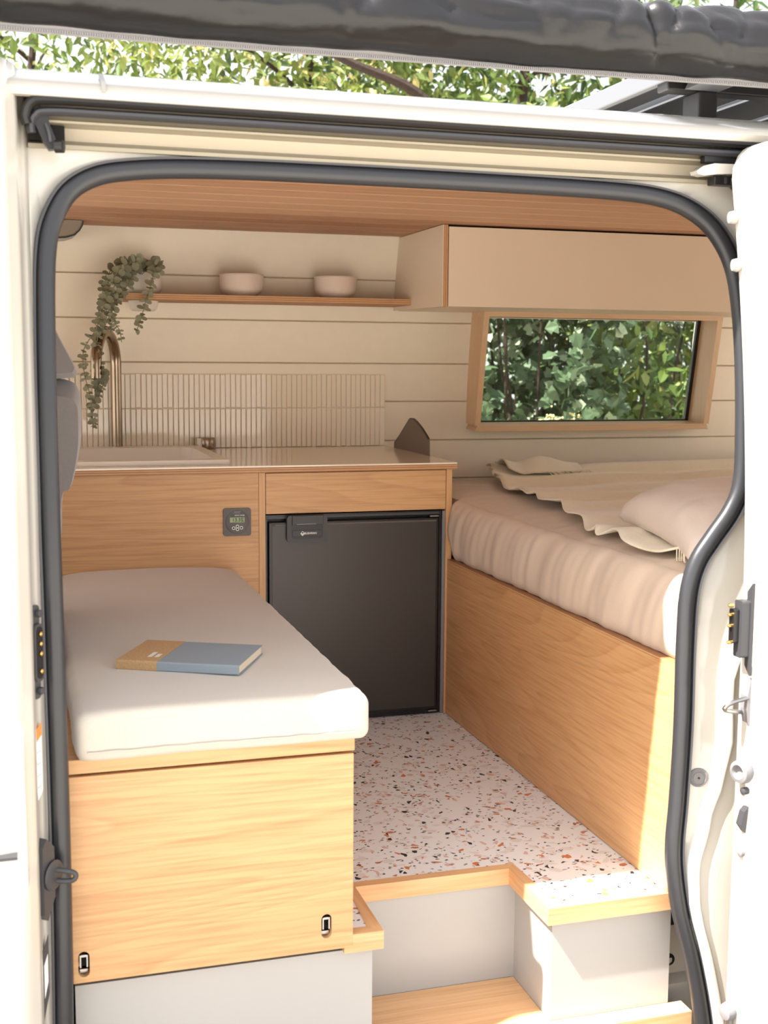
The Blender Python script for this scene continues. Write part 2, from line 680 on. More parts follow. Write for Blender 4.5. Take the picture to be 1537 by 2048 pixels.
gl = B().grid(60, 6, lambda u, v: (-6 + 12 * u, -.4 - (1.95 + .25 * noise.noise(Vector((u * 22, 3, 0)))) * v, -.617 + .006 * noise.noise(Vector((u * 90, v * 9, 0))))).build('ground', 'grounddark')  # unseen strip added to dim light bounced onto bench and step
tag(gl, 'unseen dark ground strip added beside the van to cut bounce light', 'ground', kind='structure')

# ------------------------------------------------------------------ van shell: floor, walls, ceiling, roof
XF, XR = -2.25, 1.92          # front and rear ends of the shell
floor_poly = [(-1.03, -1.155), (-.523, -1.155), (-.523, -.98), (-.2, -.98), (-.2, -1.155), (.03, -1.155), (.03, .645), (-1.03, .645)]
fl = B().prism(floor_poly, lambda p, t: (p[0], p[1], t), -.012, -.001).build('floor', 'terrazzo')
tag(fl, 'white terrazzo floor with black, orange and pink chips', 'floor', kind='structure')
sub = B()
sub.box(XF, -.53, -1.14, .66, -.05, -.0125)
sub.box(-.53, XR, -.97, .66, -.05, -.0125)
sub.box(.04, XR, -1.14, -.97, -.05, -.0125)
sub.box(XF, XR, -.96, .66, -.5, -.46)
so = sub.build('floor', 'holedark')
tag(so, 'dark underfloor of the van below the terrazzo', 'floor', kind='structure')

# far side wall: backing sheet with the window hole, boards on it
WX0, WX1, WZ0, WZ1 = .318, 1.104, .735, 1.062
bk = B()
for x0, x1, za, zb in ((-1.25, WX0, -.5, 1.31), (WX1, XR, -.5, 1.31), (WX0, WX1, -.5, WZ0), (WX0, WX1, WZ1, 1.31), (XF, -1.25, -.5, .6), (XF, -2.1, .6, 1.31), (-2.1, -1.25, 1.15, 1.31)):
    n = 10
    for i in range(n):
        a, b = za + (zb - za) * i / n, za + (zb - za) * (i + 1) / n
        bk.add([(x0, yw(a) + .008, a), (x1, yw(a) + .008, a), (x1, yw(b) + .008, b), (x0, yw(b) + .008, b),
                (x0, yw(a) + .03, a), (x1, yw(a) + .03, a), (x1, yw(b) + .03, b), (x0, yw(b) + .03, b)],
               [(0, 1, 2, 3), (4, 7, 6, 5), (0, 4, 5, 1), (2, 6, 7, 3), (0, 3, 7, 4), (1, 5, 6, 2)])
wall_b = bk.build('wall_back', 'groove')
tag(wall_b, 'cream horizontally boarded wall behind the kitchen and bed', 'wall', kind='structure')
ZJ = [-.5, .32, .44, .561, .682, .803, .919, 1.043, 1.166, 1.296]
for i in range(len(ZJ) - 1):
    za, zb = ZJ[i] + .0013, ZJ[i + 1] - .0013
    spans = [(-1.25, XR, za, zb)]
    if zb > WZ0 + .01 and za < WZ1 - .01:
        spans = [(-1.25, WX0 - .001, za, zb), (WX1 + .001, XR, za, zb)]
        if za < WZ0 - .003:
            spans.append((WX0 - .001, WX1 + .001, za, WZ0))
        if zb > WZ1 + .003:
            spans.append((WX0 - .001, WX1 + .001, WZ1, zb))
    for x0, x1, za, zb in spans:
        b = B()
        n = 3
        prof = [(yw(za + (zb - za) * j / n), za + (zb - za) * j / n) for j in range(n + 1)]
        c = .0022
        outl = [(prof[0][0] + c, prof[0][1])] + [(prof[0][0], prof[0][1] + c)] + prof[1:-1] + [(prof[-1][0], prof[-1][1] - c), (prof[-1][0] + c, prof[-1][1])] + [(p[0] + .0078, p[1]) for p in prof[::-1]]
        b.prism(outl, lambda p, t: (t, p[0], p[1]), x0, x1)
        b.build('board', 'cream', wall_b)

# ceiling planks on a backing
ce = B().box(XF, XR, -1.1, .56, 1.3025, 1.315).build('ceiling', 'holedark')
tag(ce, 'ceiling lined with narrow reddish timber planks', 'ceiling', kind='structure')
y = .535
for i in range(15):
    b = B().box(XF + .02, XR - .02, y - .1085, y - .0005, 1.29, 1.3024, .006)
    b.build('plank', 'ceil', ce)
    y -= .11

# end walls, unseen; tailgate and windscreen openings assumed to light the inside
ew = B()
ew.box(XR - .03, XR, -1.15, .64, -.5, .40)
ew.box(XR - .03, XR, -1.15, -1.05, .40, 1.31)
ew.box(XR - .03, XR, .54, .64, .40, 1.31)
ew.box(XR - .03, XR, -1.05, .54, 1.24, 1.31)
tag(ew.build('wall_right', 'cream'), 'cream rear end frame of the van, unseen and left open for added light', 'wall', kind='structure')
ew = B()
ew.box(XF, XF + .03, -1.15, .64, -.5, .55)
ew.box(XF, XF + .03, -1.15, .62, 1.2, 1.31)
ew.box(XF, XF + .03, -1.15, -1.1, .55, 1.2)
ew.box(XF, XF + .03, .58, .66, .55, 1.2)
tag(ew.build('wall_left', 'dkgrey'), 'dark dashboard end of the cab beyond the seat', 'wall', kind='structure')

# roof skin and the near side of the body
roofp = [(-1.2, 1.2865), (-1.207, 1.296), (-1.2, 1.305), (-1.182, 1.3135), (-1.155, 1.325), (-1.12, 1.337), (-1.05, 1.352), (-.9, 1.375), (-.6, 1.4), (-.28, 1.41), (.1, 1.4), (.4, 1.375), (.58, 1.345), (.66, 1.28), (.7, 1.0), (.72, .66)]
inner = [(p[0] + (.012 if p[0] < -.28 else -.012), p[1] - (.012 if i > 3 else .001 + .003 * i)) for i, p in enumerate(roofp)]
b = B()
b.prism(roofp + inner[::-1], lambda p, t: (t, p[0], p[1]), XF - .05, XR + .02)
rf = b.build('roof', 'paint', smooth=True)
tag(rf, 'white van roof edge above the sliding door opening', 'roof', kind='structure')
boolean_cut(rf, B().box(.29, 1.13, .6, .9, .70, 1.1).build('cutter', 'paint'))
boolean_cut(rf, B().box(-2.1, -1.25, .6, .9, .6, 1.15).build('cutter', 'paint'))  # opening for an unseen cab window, assumed to let light in
# seam in the roof gutter
seam = B().sweep([(-.934, -1.2095, 1.293), (-.934, -1.2, 1.3075), (-.934, -1.158, 1.3265)], [(-.003, -.001), (.003, -.001), (.003, .003), (-.003, .003)], ref=(0, -.4, 1))
seam.build('roof_seam', 'white', rf)

SEAL = [(-1.028, -.52), (-1.023, -.2), (-1.020, -.058), (-1.018, .136), (-1.018, .288), (-1.019, .438), (-1.020, .585), (-1.021, .728), (-1.021, .869), (-1.019, 1.010), (-1.015, 1.081),
        (-1.005, 1.124), (-.982, 1.164), (-.946, 1.188), (-.901, 1.199), (-.828, 1.206), (-.716, 1.209), (-.600, 1.2095), (-.480, 1.2095), (-.355, 1.209), (-.226, 1.208),
        (-.119, 1.206), (-.047, 1.201), (.008, 1.188), (.053, 1.162), (.083, 1.125), (.101, 1.079), (.108, 1.016), (.110, .933), (.108, .825), (.103, .733), (.083, .683),
        (.048, .638), (.019, .597), (.004, .543), (.001, .449), (.002, .319), (-.002, .188), (-.006, .118), (-.003, .064), (.011, -.01), (.034, -.086), (.053, -.162), (.066, -.227), (.078, -.30), (.10, -.52)]
seal_pts = catmull([(x, ns(z), z) for x, z in SEAL], 5)
prof = [(.0145 * math.cos(a) * (1 if True else 0), -.002 + .013 * math.sin(a)) for a in [2 * math.pi * i / 14 for i in range(14)]]
sl = B().sweep(seal_pts, prof)
seal = sl.build('trim_1', 'rubber', smooth=True, angle=60)
tag(seal, 'grey rubber seal running round the sliding door opening', 'seal', kind='structure')
lipp = B().sweep([p + Vector((0, -.004, 0)) for p in seal_pts], [(.0125, -.010), (.0155, -.011), (.0175, .0), (.0175, .012), (.0125, .012)])
lipp.build('seal_lip', 'dkgrey', seal, smooth=True)

# jamb ring: flange between the seal and the outer edge of the recess
OUTER = []
k = len(seal_pts)
JC = [(1.3, .22), (.62, .22), (.52, .17), (.46, .10), (.44, .085), (.40, .073), (.345, .073), (.295, .076), (.23, .062), (.158, .039), (.071, .021), (.02, .024), (-.0285, .032), (-.094, .05), (-.169, .063), (-.214, .069), (-.55, .115)]


def jc(z):
    for (a, xa), (b_, xb) in zip(JC, JC[1:]):
        if b_ <= z <= a:
            t = (a - z) / (a - b_)
            t = t * t * (3 - 2 * t)
            return xa + (xb - xa) * t
    return .115


rows = []
for i, p in enumerate(seal_pts):
    x, z = p.x, p.z
    a = seal_pts[max(i - 1, 0)]
    c = seal_pts[min(i + 1, k - 1)]
    t = (c - a)
    nrm = Vector((t.z, 0, -t.x)).normalized() * -1      # pointing out of the opening
    if nrm.dot(Vector((x + .47, 0, z - .6))) < 0 and z > .7:
        nrm = -nrm
    if i < k * .5 and z < 1.1:
        o = Vector((-1.043, 0, z))
        side = 'L'
    elif z > 1.195 or (z >= 1.1 and x < -.2):
        o = Vector((x if x > -.97 else -1.043, 0, 1.2285))
        side = 'T'
        if x < -.85:
            f = min(1, max(0, (-.85 - x) / .165))
            o = Vector((x - f * .03, 0, 1.2285))
    else:
        o = Vector((max(jc(z), x + .018), 0, z))
        side = 'R'
        if z > 1.1:
            f = (z - 1.1) / .1
            o = Vector((.22 - .14 * f, 0, z + f * .04))
    q0 = p + Vector((0, .012, 0))
    zz = o.z
    if side == 'R' and z < .6:
        q1 = Vector((x + (o.x - x) * .55, ns(z) - .002, z))
        q2 = Vector((o.x - .004, ns(z) - .006, z))
        q3 = Vector((o.x, ns(z) - .026, z))
        q4 = Vector((o.x + .008, ns(z) - .032, z))
    elif side == 'L':
        q1 = Vector((-1.031, ns(z) - .002, z))
        q2 = Vector((-1.036, ns(z) - .010, z))
        q3 = Vector((-1.040, ns(z) - .014, z))
        q4 = Vector((-1.044, ns(z) - .018, z))
    else:
        q1 = p.lerp(Vector((o.x, ns(zz), zz)), .5)
        q1.y = ns(q1.z) - .002
        q2 = p.lerp(Vector((o.x, ns(zz), zz)), .85)
        q2.y = ns(q2.z) - .006
        q3 = Vector((o.x, ns(zz) - .006, zz))
        q4 = Vector((o.x, ns(zz) + .01, zz))
    rows.append([q0, q1, q2, q3, q4])
jb = B()
w = 5
jb.add([q for r in rows for q in r], [(i * w + j, i * w + j + 1, (i + 1) * w + j + 1, (i + 1) * w + j) for i in range(k - 1) for j in range(w - 1)])
jamb = jb.build('wall_front', 'paint', smooth=True, angle=70)
tag(jamb, 'cream white painted door frame round the sliding door opening', 'wall', kind='structure')
md = jamb.modifiers.new('thick', 'SOLIDIFY')
md.thickness = .003
md.offset = 0

# quarter panel right of the opening, following the jamb curve, with its crease
zs = [-.55 + .02 * i for i in range(92)]
qp = B()
nx = 8


def skin(z, off):
    """outer skin: a crease at door-handle height throws its lower edge back"""
    y_ = ns(z, off)
    if z < .452:
        y_ += .014 * min(1.0, (.452 - z) / .022)
    if z < .40:
        y_ -= .009 * min(1.0, (.40 - z) / .3)
    return y_


qp.grid(len(zs) - 1, nx, lambda u, v: (lambda z: ((max(jc(z), -.01) + .008) + (XR - jc(z) - .008) * v ** 2, skin(z, -1.247) - .004 * min(1, v * 30), z))(zs[min(int(round(u * (len(zs) - 1))), len(zs) - 1)]))
qpo = qp.build('wall_front', 'paint', smooth=True, angle=50)
tag(qpo, 'white rear quarter panel of the van behind the open door', 'wall', kind='structure')
# inner lining right of the opening and left of it, header above the opening
il = B()
for x0, x1 in ((.16, XR), (XF, -1.06)):
    il.grid(12, 1, lambda u, v: (x0 + (x1 - x0) * v, ns(-.5 + 1.8 * u) + .012, -.5 + 1.8 * u))
il.grid(1, 4, lambda u, v: (-1.04 + 1.26 * u, -1.118 + .02 * v, 1.215 + .09 * v))
ilo = il.build('wall_front', 'cream')
tag(ilo, 'cream inner lining of the van side beside the opening', 'wall', kind='structure')
md = ilo.modifiers.new('thick', 'SOLIDIFY')
md.thickness = .006

# left pillar with its stepped jamb
lp_prof = [(XF, -.115), (-1.35, -.115), (-1.10, -.113), (-1.076, -.108), (-1.068, -.098), (-1.0645, -.085), (-1.058, -.078), (-1.054, -.062), (-1.051, -.035), (-1.046, -.022), (-1.04, -.013)]
zl = [-.55 + .02 * i for i in range(95)]
lp = B()


def lpill(u, v):
    z = zl[min(int(round(u * (len(zl) - 1))), len(zl) - 1)]
    p = lp_prof[min(int(round(v * (len(lp_prof) - 1))), len(lp_prof) - 1)]
    y_ = ns(z) + p[1]
    if v < .36:
        y_ = skin(z, -1.215) + p[1]
    return Vector((p[0], y_, z))


lp.grid(len(zl) - 1, len(lp_prof) - 1, lpill)
lpo = lp.build('wall_front', 'paint', smooth=True, angle=60)
tag(lpo, 'white front door pillar left of the sliding door opening', 'wall', kind='structure')
md = lpo.modifiers.new('thick', 'SOLIDIFY')
md.thickness = .004
md.offset = 1
# seam between the pillar's upper and lower skin
B().box(XF, -1.078, -1.336, -1.3185, .2525, .2565).build('panel_gap', 'dkgrey', lpo)

# pillar filler up to the roof at the top left corner
cf = B()
cf.grid(6, 6, lambda u, v: Vector((-1.9 + .852 * u ** .4, (ns(1.2 + .09 * v) - .05 * (1 - u) - .012), 1.2 + .085 * v)))
cfo = cf.build('wall_front', 'paint', smooth=True)
tag(cfo, 'white upper front corner of the van body under the gutter', 'wall', kind='structure')

# ------------------------------------------------------------------ upper door track
tr = thing('door_track', (-.4, -1.14, 1.235), 'cream upper slide rail recess above the door opening', 'door track')
tp = [(-1.148, 1.288), (-1.15, 1.277), (-1.157, 1.2615), (-1.163, 1.2605), (-1.162, 1.2575), (-1.152, 1.2565), (-1.075, 1.262), (-1.065, 1.256), (-1.07, 1.250), (-1.12, 1.2395), (-1.14, 1.2335), (-1.148, 1.230), (-1.148, 1.2245), (-1.055, 1.2245), (-1.05, 1.288)]
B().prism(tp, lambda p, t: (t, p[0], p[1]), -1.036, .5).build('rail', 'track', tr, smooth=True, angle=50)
B().box(-1.034, -.985, -1.148, -1.08, 1.2355, 1.2555).build('end_shade_block', 'holedark', tr)  # near-black block stands in for shade in the hollow end of the recess
rb = thing('door_seal_strip', (-.4, -1.18, 1.27), 'black double rubber strip under the roof gutter', 'seal strip')
pth = catmull([(-1.037, -1.182, 1.25), (-1.0395, -1.1835, 1.262), (-1.031, -1.186, 1.2785), (-1.008, -1.187, 1.2835), (-.9, -1.187, 1.2845), (-.5, -1.187, 1.2845), (0, -1.187, 1.2845), (.5, -1.187, 1.2845)], 6)
B().sweep(pth, [(.0075 * math.cos(2 * math.pi * i / 10), .009 * math.sin(2 * math.pi * i / 10)) for i in range(10)]).build('upper_rib', 'black', rb, smooth=True)
pth2 = catmull([(-1.031, -1.173, 1.24), (-1.0315, -1.174, 1.252), (-1.026, -1.175, 1.263), (-1.006, -1.177, 1.2695), (-.9, -1.177, 1.2705), (-.5, -1.177, 1.2705), (0, -1.177, 1.2705), (.5, -1.177, 1.2705)], 6)
B().sweep(pth2, [(.0065 * math.cos(2 * math.pi * i / 10), .010 * math.sin(2 * math.pi * i / 10)) for i in range(10)]).build('lower_rib', 'dkgrey', rb, smooth=True)

# roller bracket at the left end of the track
rk = thing('roller_bracket', (-1.01, -1.165, 1.22), 'black roller stop at the left end of the door track', 'bracket')
B().prism([(-.004, .03), (.004, .036), (.012, .03), (.016, .012), (.024, -.008), (.026, -.014), (.014, -.016), (.006, -.004), (-.003, .016)], lambda p, t: (-1.024 + p[0] * 1.15, t, 1.236 + p[1] * 1.15), -1.178, -1.16).build('plate', 'black', rk)
B().lathe([(.003, 0), (.009, .001), (.009, .012), (.006, .013)], (-1.0, -1.178, 1.222), 14, (1, -.4, 0)).build('roller', 'black', rk, smooth=True)
B().tube([(-1.012, -1.181, 1.252), (-1.008, -1.185, 1.240), (-1.006, -1.181, 1.228)], .0025, 8).build('spring', 'dkgrey', rk, smooth=True)

# roller arm of the open door at the right end
ra = thing('slide_roller', (.05, -1.19, 1.235), 'cream roller arm with black brackets in the track by the open door', 'bracket')
B().prism([(.008, -.004), (.02, .004), (.04, .009), (.075, .0095), (.14, .009), (.14, -.006), (.075, -.006), (.045, -.008), (.022, -.011), (.010, -.009)], lambda p, t: (p[0], t, 1.2415 + p[1]), -1.19, -1.168).build('arm', 'paint', ra, smooth=True, angle=35)
B().box(.03, .13, -1.176, -1.16, 1.2535, 1.266, .002).build('upper_bracket', 'black', ra)
B().box(.048, .14, -1.178, -1.155, 1.219, 1.2335, .002).build('lower_bracket', 'black', ra)
for i in range(3):
    B().box(.066 + .012 * i, .070 + .012 * i, -1.181, -1.1775, 1.221, 1.231).build('rib', 'dkgrey', ra)

# ------------------------------------------------------------------ open sliding door at the right
dr = thing('door_1', (.6, -1.33, -.5), 'white sliding door slid open at the right edge', 'door', kind='structure')
DX = .052


def door_edge(z):
    t = max(0, (z - 1.215) / .065)
    return DX + (.055 * (1 - math.sqrt(max(0, 1 - min(1, t) ** 2))))


dz = [-.5 + .02 * i for i in range(89)]
dz += [1.27, 1.275, 1.279]
for nm, oo, first in (('outer_skin', -.135, True), ('inner_skin', -.092, False)):
    b = B()
    b.grid(len(dz) - 1, 6, lambda u, v: (lambda z: Vector((door_edge(z) + (1.35 - door_edge(z)) * v ** 2, (skin(z, -1.215) if first else ns(z)) + oo + (.006 * max(0, 1 - v * 40) if first else 0), z)))(dz[min(int(round(u * (len(dz) - 1))), len(dz) - 1)]))
    b.build(nm, 'paint', dr, smooth=True, angle=50)
b = B()
b.grid(len(dz) - 1, 3, lambda u, v: (lambda z: Vector((door_edge(z), skin(z, -1.215) - .129 + (ns(z) - skin(z, -1.215) + .037) * v, z)))(dz[min(int(round(u * (len(dz) - 1))), len(dz) - 1)]))
b.build('leading_edge', 'paint', dr, smooth=True, angle=50)
b = B().box(1.34, 1.35, -1.34, -1.31, -.5, 1.1)
b.build('trailing_edge', 'paint', dr)
# contact block, wedge and buffers on the leading edge
cb = B().prism(rrect(.022, .092, .004), lambda p, t: (t, -1.325 + p[0], .507 + p[1]), .0525, .032).build('contact_block', 'dkgrey', dr)
B().prism(rrect(.014, .055, .003), lambda p, t: (t, -1.322 + p[0], .512 + p[1]), .034, .022).build('socket', 'black', cb)
for i, zc in enumerate((.545, .53, .512, .485)):
    B().lathe([(.0005, -.001), (.0032, 0), (.0032, .007), (.001, .009)], (.024, -1.322, zc), 10, (-1, 0, 0)).build('pin', 'brass', cb, smooth=True)
B().prism([(-.004, .075), (.003, .06), (.003, -.06), (-.004, -.075)], lambda p, t: (t, -1.331 + p[0] * 2, .507 + p[1]), .0525, .047).build('backing_plate', 'dkgrey', cb)
wd = B().prism([(0, .04), (.006, .01), (.006, -.012), (0, -.04)], lambda p, t: (.053 - p[0], t, .388 + p[1]), -1.338, -1.318).build('wedge_plate', 'midgrey', dr)
B().tube(catmull([(.05, -1.335, .395), (.02, -1.333, .388), (.013, -1.328, .376), (.05, -1.322, .368)], 5), .004, 8).build('striker_loop', 'steel', wd, smooth=True)
bu = B().lathe([(.006, 0), (.017, .002), (.02, .008), (.018, .02), (.012, .022), (.010, .014), (.002, .014)], (.054, -1.335, .275), 20, (-1, -.25, 0)).build('round_buffer', 'midgrey', dr, smooth=True)
B().lathe([(.001, 0), (.006, .002), (.006, .012), (.002, .014)], (.054, -1.34, .243), 10, (-1, -.2, 0)).build('screw', 'dkgrey', bu, smooth=True)
B().prism([(0, .022), (.008, .014), (.014, -.008), (.004, -.022)], lambda p, t: (.053 - p[0], t, .195 + p[1]), -1.346, -1.332).build('latch', 'dkgrey', dr)
B().lathe([(.001, 0), (.008, .002), (.008, .008), (.003, .011)], (.054, -1.335, .138), 12, (-1, 0, 0)).build('small_buffer', 'midgrey', dr, smooth=True)
hb = B().lathe([(.004, 0), (.013, .002), (.015, .01), (.013, .02), (.006, .022)], (.054, -1.325, -.14), 16, (-1, -.2, 0)).build('lower_buffer', 'midgrey', dr, smooth=True)
B().prism([(0, 0), (.012, 0), (.010, -.03), (.006, -.04)], lambda p, t: (.05 - p[0] * .6, t, -.145 + p[1]), -1.332, -1.32).build('buffer_tail', 'midgrey', hb)
for zc in (1.159, 1.083):
    B().lathe([(.001, 0), (.009, .001), (.011, .006), (.009, .014), (.002, .016)], (DX + .002, ns(zc) - .096, zc), 14, (-1, .2, 0)).build('top_buffer', 'white', dr, smooth=True)

# ------------------------------------------------------------------ hardware on the left pillar
ct = thing('contact_plate', (-1.047, -1.25, .45), 'black contact plate with brass pins on the left door pillar', 'contact plate')
TILT = Vector((1, -.75, 0)).normalized()
SIDE = Vector((.75, 1, 0)).normalized()


def onjamb(p, t, c=(-1.0515, -1.245, .52)):
    return Vector(c) + Vector((.0045, -.011, 0)) + SIDE * p[0] + Vector((0, 0, p[1])) + TILT * t


B().prism(rrect(.016, .134, .006), lambda p, t: onjamb(p, t), 0, .003).build('plate', 'dkgrey', ct)
b = B()
outl, inn = rrect(.02, .082, .009), rrect(.013, .074, .006)
b.prism(outl, lambda p, t: onjamb(p, t), .003, .008)
sk = b.build('socket', 'dkgrey', ct)
B().prism(inn, lambda p, t: onjamb(p, t), .0081, .0088).build('socket_floor', 'holedark', ct)
for zc in (.027, .013, -.001, -.026):
    B().lathe([(.0008, 0), (.0034, .001), (.0034, .003), (.001, .0045)], onjamb((0, zc), .0086), 12, TILT).build('pin', 'brass', ct, smooth=True)
for zc in (.055, -.055):
    B().lathe([(.001, 0), (.0055, .001), (.0055, .007), (.003, .008)], onjamb((.002, zc), .003), 6, TILT).build('bolt', 'dkgrey', ct)

st = thing('door_striker', (-1.04, -1.25, .14), 'dark rubber striker with a metal loop on the left door pillar', 'striker')
B().prism([(-.016, .05), (-.006, .062), (.004, .052), (.012, .044), (.012, -.03), (.004, -.042), (-.006, -.06), (-.014, -.05)], lambda p, t: onjamb(p, t, (-1.049, -1.243, .189)), 0, .012).build('rubber_base', 'dkgrey', st)
B().lathe([(.004, 0), (.018, 0), (.022, .004), (.017, .006), (.004, .006)], onjamb((.006, .004), .011, (-1.049, -1.243, .189)), 18, TILT).build('collar', 'dkgrey', st, smooth=True)
B().tube(catmull([(-1.036, -1.252, .2), (-1.018, -1.258, .199), (-1.003, -1.262, .196), (-.999, -1.262, .19), (-1.004, -1.262, .184), (-1.018, -1.258, .183), (-1.036, -1.252, .184)], 5), .0038, 10).build('loop', 'dkgrey', st, smooth=True)

la = thing('warning_label', (-1.046, -1.24, .3), 'white tyre label with an orange corner on the left pillar', 'label')
la2 = B().prism([(-.009, .030), (.009, .042), (.009, -.04), (-.009, -.058)], lambda p, t: onjamb(p, t, (-1.0515, -1.245, .357)), 0, .0007).build('sheet', 'inkwhite', la)
B().prism([(-.009, .030), (.009, .042), (.009, .054), (-.009, .054)][:2] + [(.009, .060), (-.009, .048)], lambda p, t: onjamb(p, t, (-1.0515, -1.245, .357)), .0002, .001).build('orange_band', 'orange', la)
for i in range(4):
    B().prism([(-.006, -.003), (.006, -.001), (.006, .0), (-.006, -.002)], lambda p, t: onjamb((p[0], p[1] + .02 - .017 * i), t, (-1.0515, -1.245, .357)), .0007, .001).build('text_line', 'hem', la)
lb = thing('specification_sticker', (-1.046, -1.24, .0), 'narrow black and white sticker low on the left pillar', 'label')
B().prism([(-.008, .035), (.008, .058), (.008, -.03), (-.008, -.07)], lambda p, t: onjamb(p, t, (-1.049, -1.243, .042)), 0, .0006).build('sheet', 'dkgrey', lb)
B().prism([(-.004, .016), (.005, .03), (.005, -.012), (-.004, -.034)], lambda p, t: onjamb(p, t, (-1.049, -1.243, .042)), .0006, .001).build('panel', 'inkwhite', lb)

gm = thing('frame_grommet', (.038, -1.222, .21), 'grey rubber grommet plug in the right door frame', 'grommet')
B().lathe([(.0165, -.001), (.0165, .002), (.013, .0035), (.0125, .002), (.010, .002), (.0095, .003), (.002, .003)], (.036, -1.219, .2258), 24, (-.25, -1, 0)).build('plug', 'midgrey', gm, smooth=True)
B().lathe([(.0005, 0), (.0018, .0), (.0018, .001), (.0005, .0015)], (.0355, -1.2225, .2258), 8, (-.25, -1, 0)).build('pip', 'black', gm)

# ------------------------------------------------------------------ steps and nosing
stp = thing('entry_step', (-.35, -1.07, -.5), 'white boxed entry step with an oak tread in the doorway', 'step')
B().box(-.53, -.192, -.992, -.98, -.212, -.031).build('riser', 'white', stp)
B().box(-.2, -.188, -1.157, -.98, -.5, -.031).build('side_panel', 'white', stp)
B().box(-.188, .03, -1.157, -1.145, -.5, -.031).build('front_panel', 'white', stp)
B().box(-1.0, -.5235, -1.157, -1.145, -.55, -.031).build('lower_panel', 'white', stp)
B().box(-.5355, -.5235, -1.145, -.98, -.5, -.031).build('side_panel', 'white', stp)
tpoly = [(-.522, -.993), (-.2008, -.993), (-.2008, -1.158), (.056, -1.158), (.056, -1.196), (-.522, -1.196)]
tr_o = B().prism(tpoly, lambda p, t: (p[0], p[1], t), -.236, -.212).build('tread', 'nosing_x', stp)
B().box(-.51, .05, -1.19, -1.18, -.5, -.236).build('lower_riser', 'nosing_x', stp)
NZ0, NZ1 = -.030, .0008
trm = thing('trim_2', (-.35, -1.1, -.03), 'oak nosing strip along the floor edge above the step', 'trim', kind='structure')
B().prism([(-.5235, -.992), (-.2015, -.992), (-.221, -1.004), (-.5165, -1.004)][:0] + [(-.522, -.974), (-.198, -.974), (-.214, -.995), (-.508, -.995)], lambda p, t: (p[0], p[1], t), NZ0, NZ1).build('back_nosing', 'nosing_x', trm)
B().prism([(-.198, -.974), (-.214, -.995), (-.214, -1.171), (-.190, -1.148)], lambda p, t: (p[0], p[1], t), NZ0, NZ1).build('side_nosing', 'nosing_y', trm)
B().prism([(-.190, -1.148), (-.214, -1.171), (.031, -1.171), (.031, -1.148)], lambda p, t: (p[0], p[1], t), NZ0, NZ1).build('front_nosing', 'nosing_x', trm)
B().prism([(-.522, -.974), (-.508, -.995), (-.508, -1.171), (-.53, -1.148)], lambda p, t: (p[0], p[1], t), NZ0, NZ1).build('side_nosing', 'nosing_y', trm)
B().prism([(-.53, -1.148), (-.508, -1.171), (-.575, -1.171), (-.575, -1.148)], lambda p, t: (p[0], p[1], t), NZ0, NZ1).build('front_nosing', 'nosing_x', trm)
# body sill seen past the step
sb = B()
sb.grid(1, 6, lambda u, v: (.012 + .32 * u, [-1.09, -1.092, -1.10, -1.12, -1.125, -1.13, -1.14][int(round(v * 6))], [-.02, -.10, -.19, -.2, -.24, -.26, -.5][int(round(v * 6))]))
sbo = sb.build('wall_front', 'paint', smooth=True, angle=40)
tag(sbo, 'cream inner sill of the body beside the entry step', 'wall', kind='structure')
sg = thing('sill_grommet', (.068, -1.1, -.18), 'black round plug in the sill beside the entry step', 'grommet')
B().lathe([(.012, 0), (.012, .003), (.008, .004), (.007, .002), (.001, .002)], (.064, -1.0955, -.165), 18, (0, -1, 0)).build('plug', 'black', sg, smooth=True)
B().box(.036, .08, -1.098, -1.093, -.098, -.055).build('vent_slot', 'holedark', sbo)

# ------------------------------------------------------------------ bench with cushion
bn = thing('storage_bench', (-.78, -.6, 0), 'low oak storage bench along the left of the doorway', 'bench')
fp = B().box(-1.003, -.5605, -1.1715, -1.156, -.0205, .3055, .001).build('hatch', 'oak_x', bn)
for xc, zc in ((-.9866, .0095), (-.605, .021)):
    sl_ = rrect(.017, .041, .0084, 6)
    boolean_cut(fp, B().prism(sl_, lambda p, t: (xc + p[0], t, zc + p[1]), -1.19, -1.14).build('cutter', 'holedark', bn))

for xc, zc in ((-.9866, .0095), (-.605, .021)):
    lt = B().prism(rrect(.024, .046, .01), lambda p, t: (xc + p[0], t, zc + p[1]), -1.155, -1.1525).build('latch', 'holedark', fp)
    lt2 = B()
    lt2.box(xc - .006, xc + .006, -1.168, -1.156, zc + .010, zc + .0135)
    lt2.box(xc - .006, xc - .004, -1.169, -1.156, zc - .006, zc + .0135)
    lt2.box(xc + .004, xc + .006, -1.169, -1.156, zc - .006, zc + .0135)
    lt2.box(xc - .006, xc + .006, -1.162, -1.156, zc - .018, zc - .012)
    lt2.build('latch_clip', 'steel', fp)
B().box(-1.003, -.5585, -1.17, -.003, .3095, .3315, .001).build('lid', 'oak_x', bn)
B().box(-.576, -.5615, -1.1555, -.003, -.0005, .309).build('side_panel', 'oak_y', bn)
B().box(-1.003, -.99, -1.1555, -.003, -.0005, .309).build('side_panel', 'oak_y', bn)
B().box(-.99, -.576, -1.1, -1.095, -.0005, .309).build('inner_panel', 'holedark', bn)


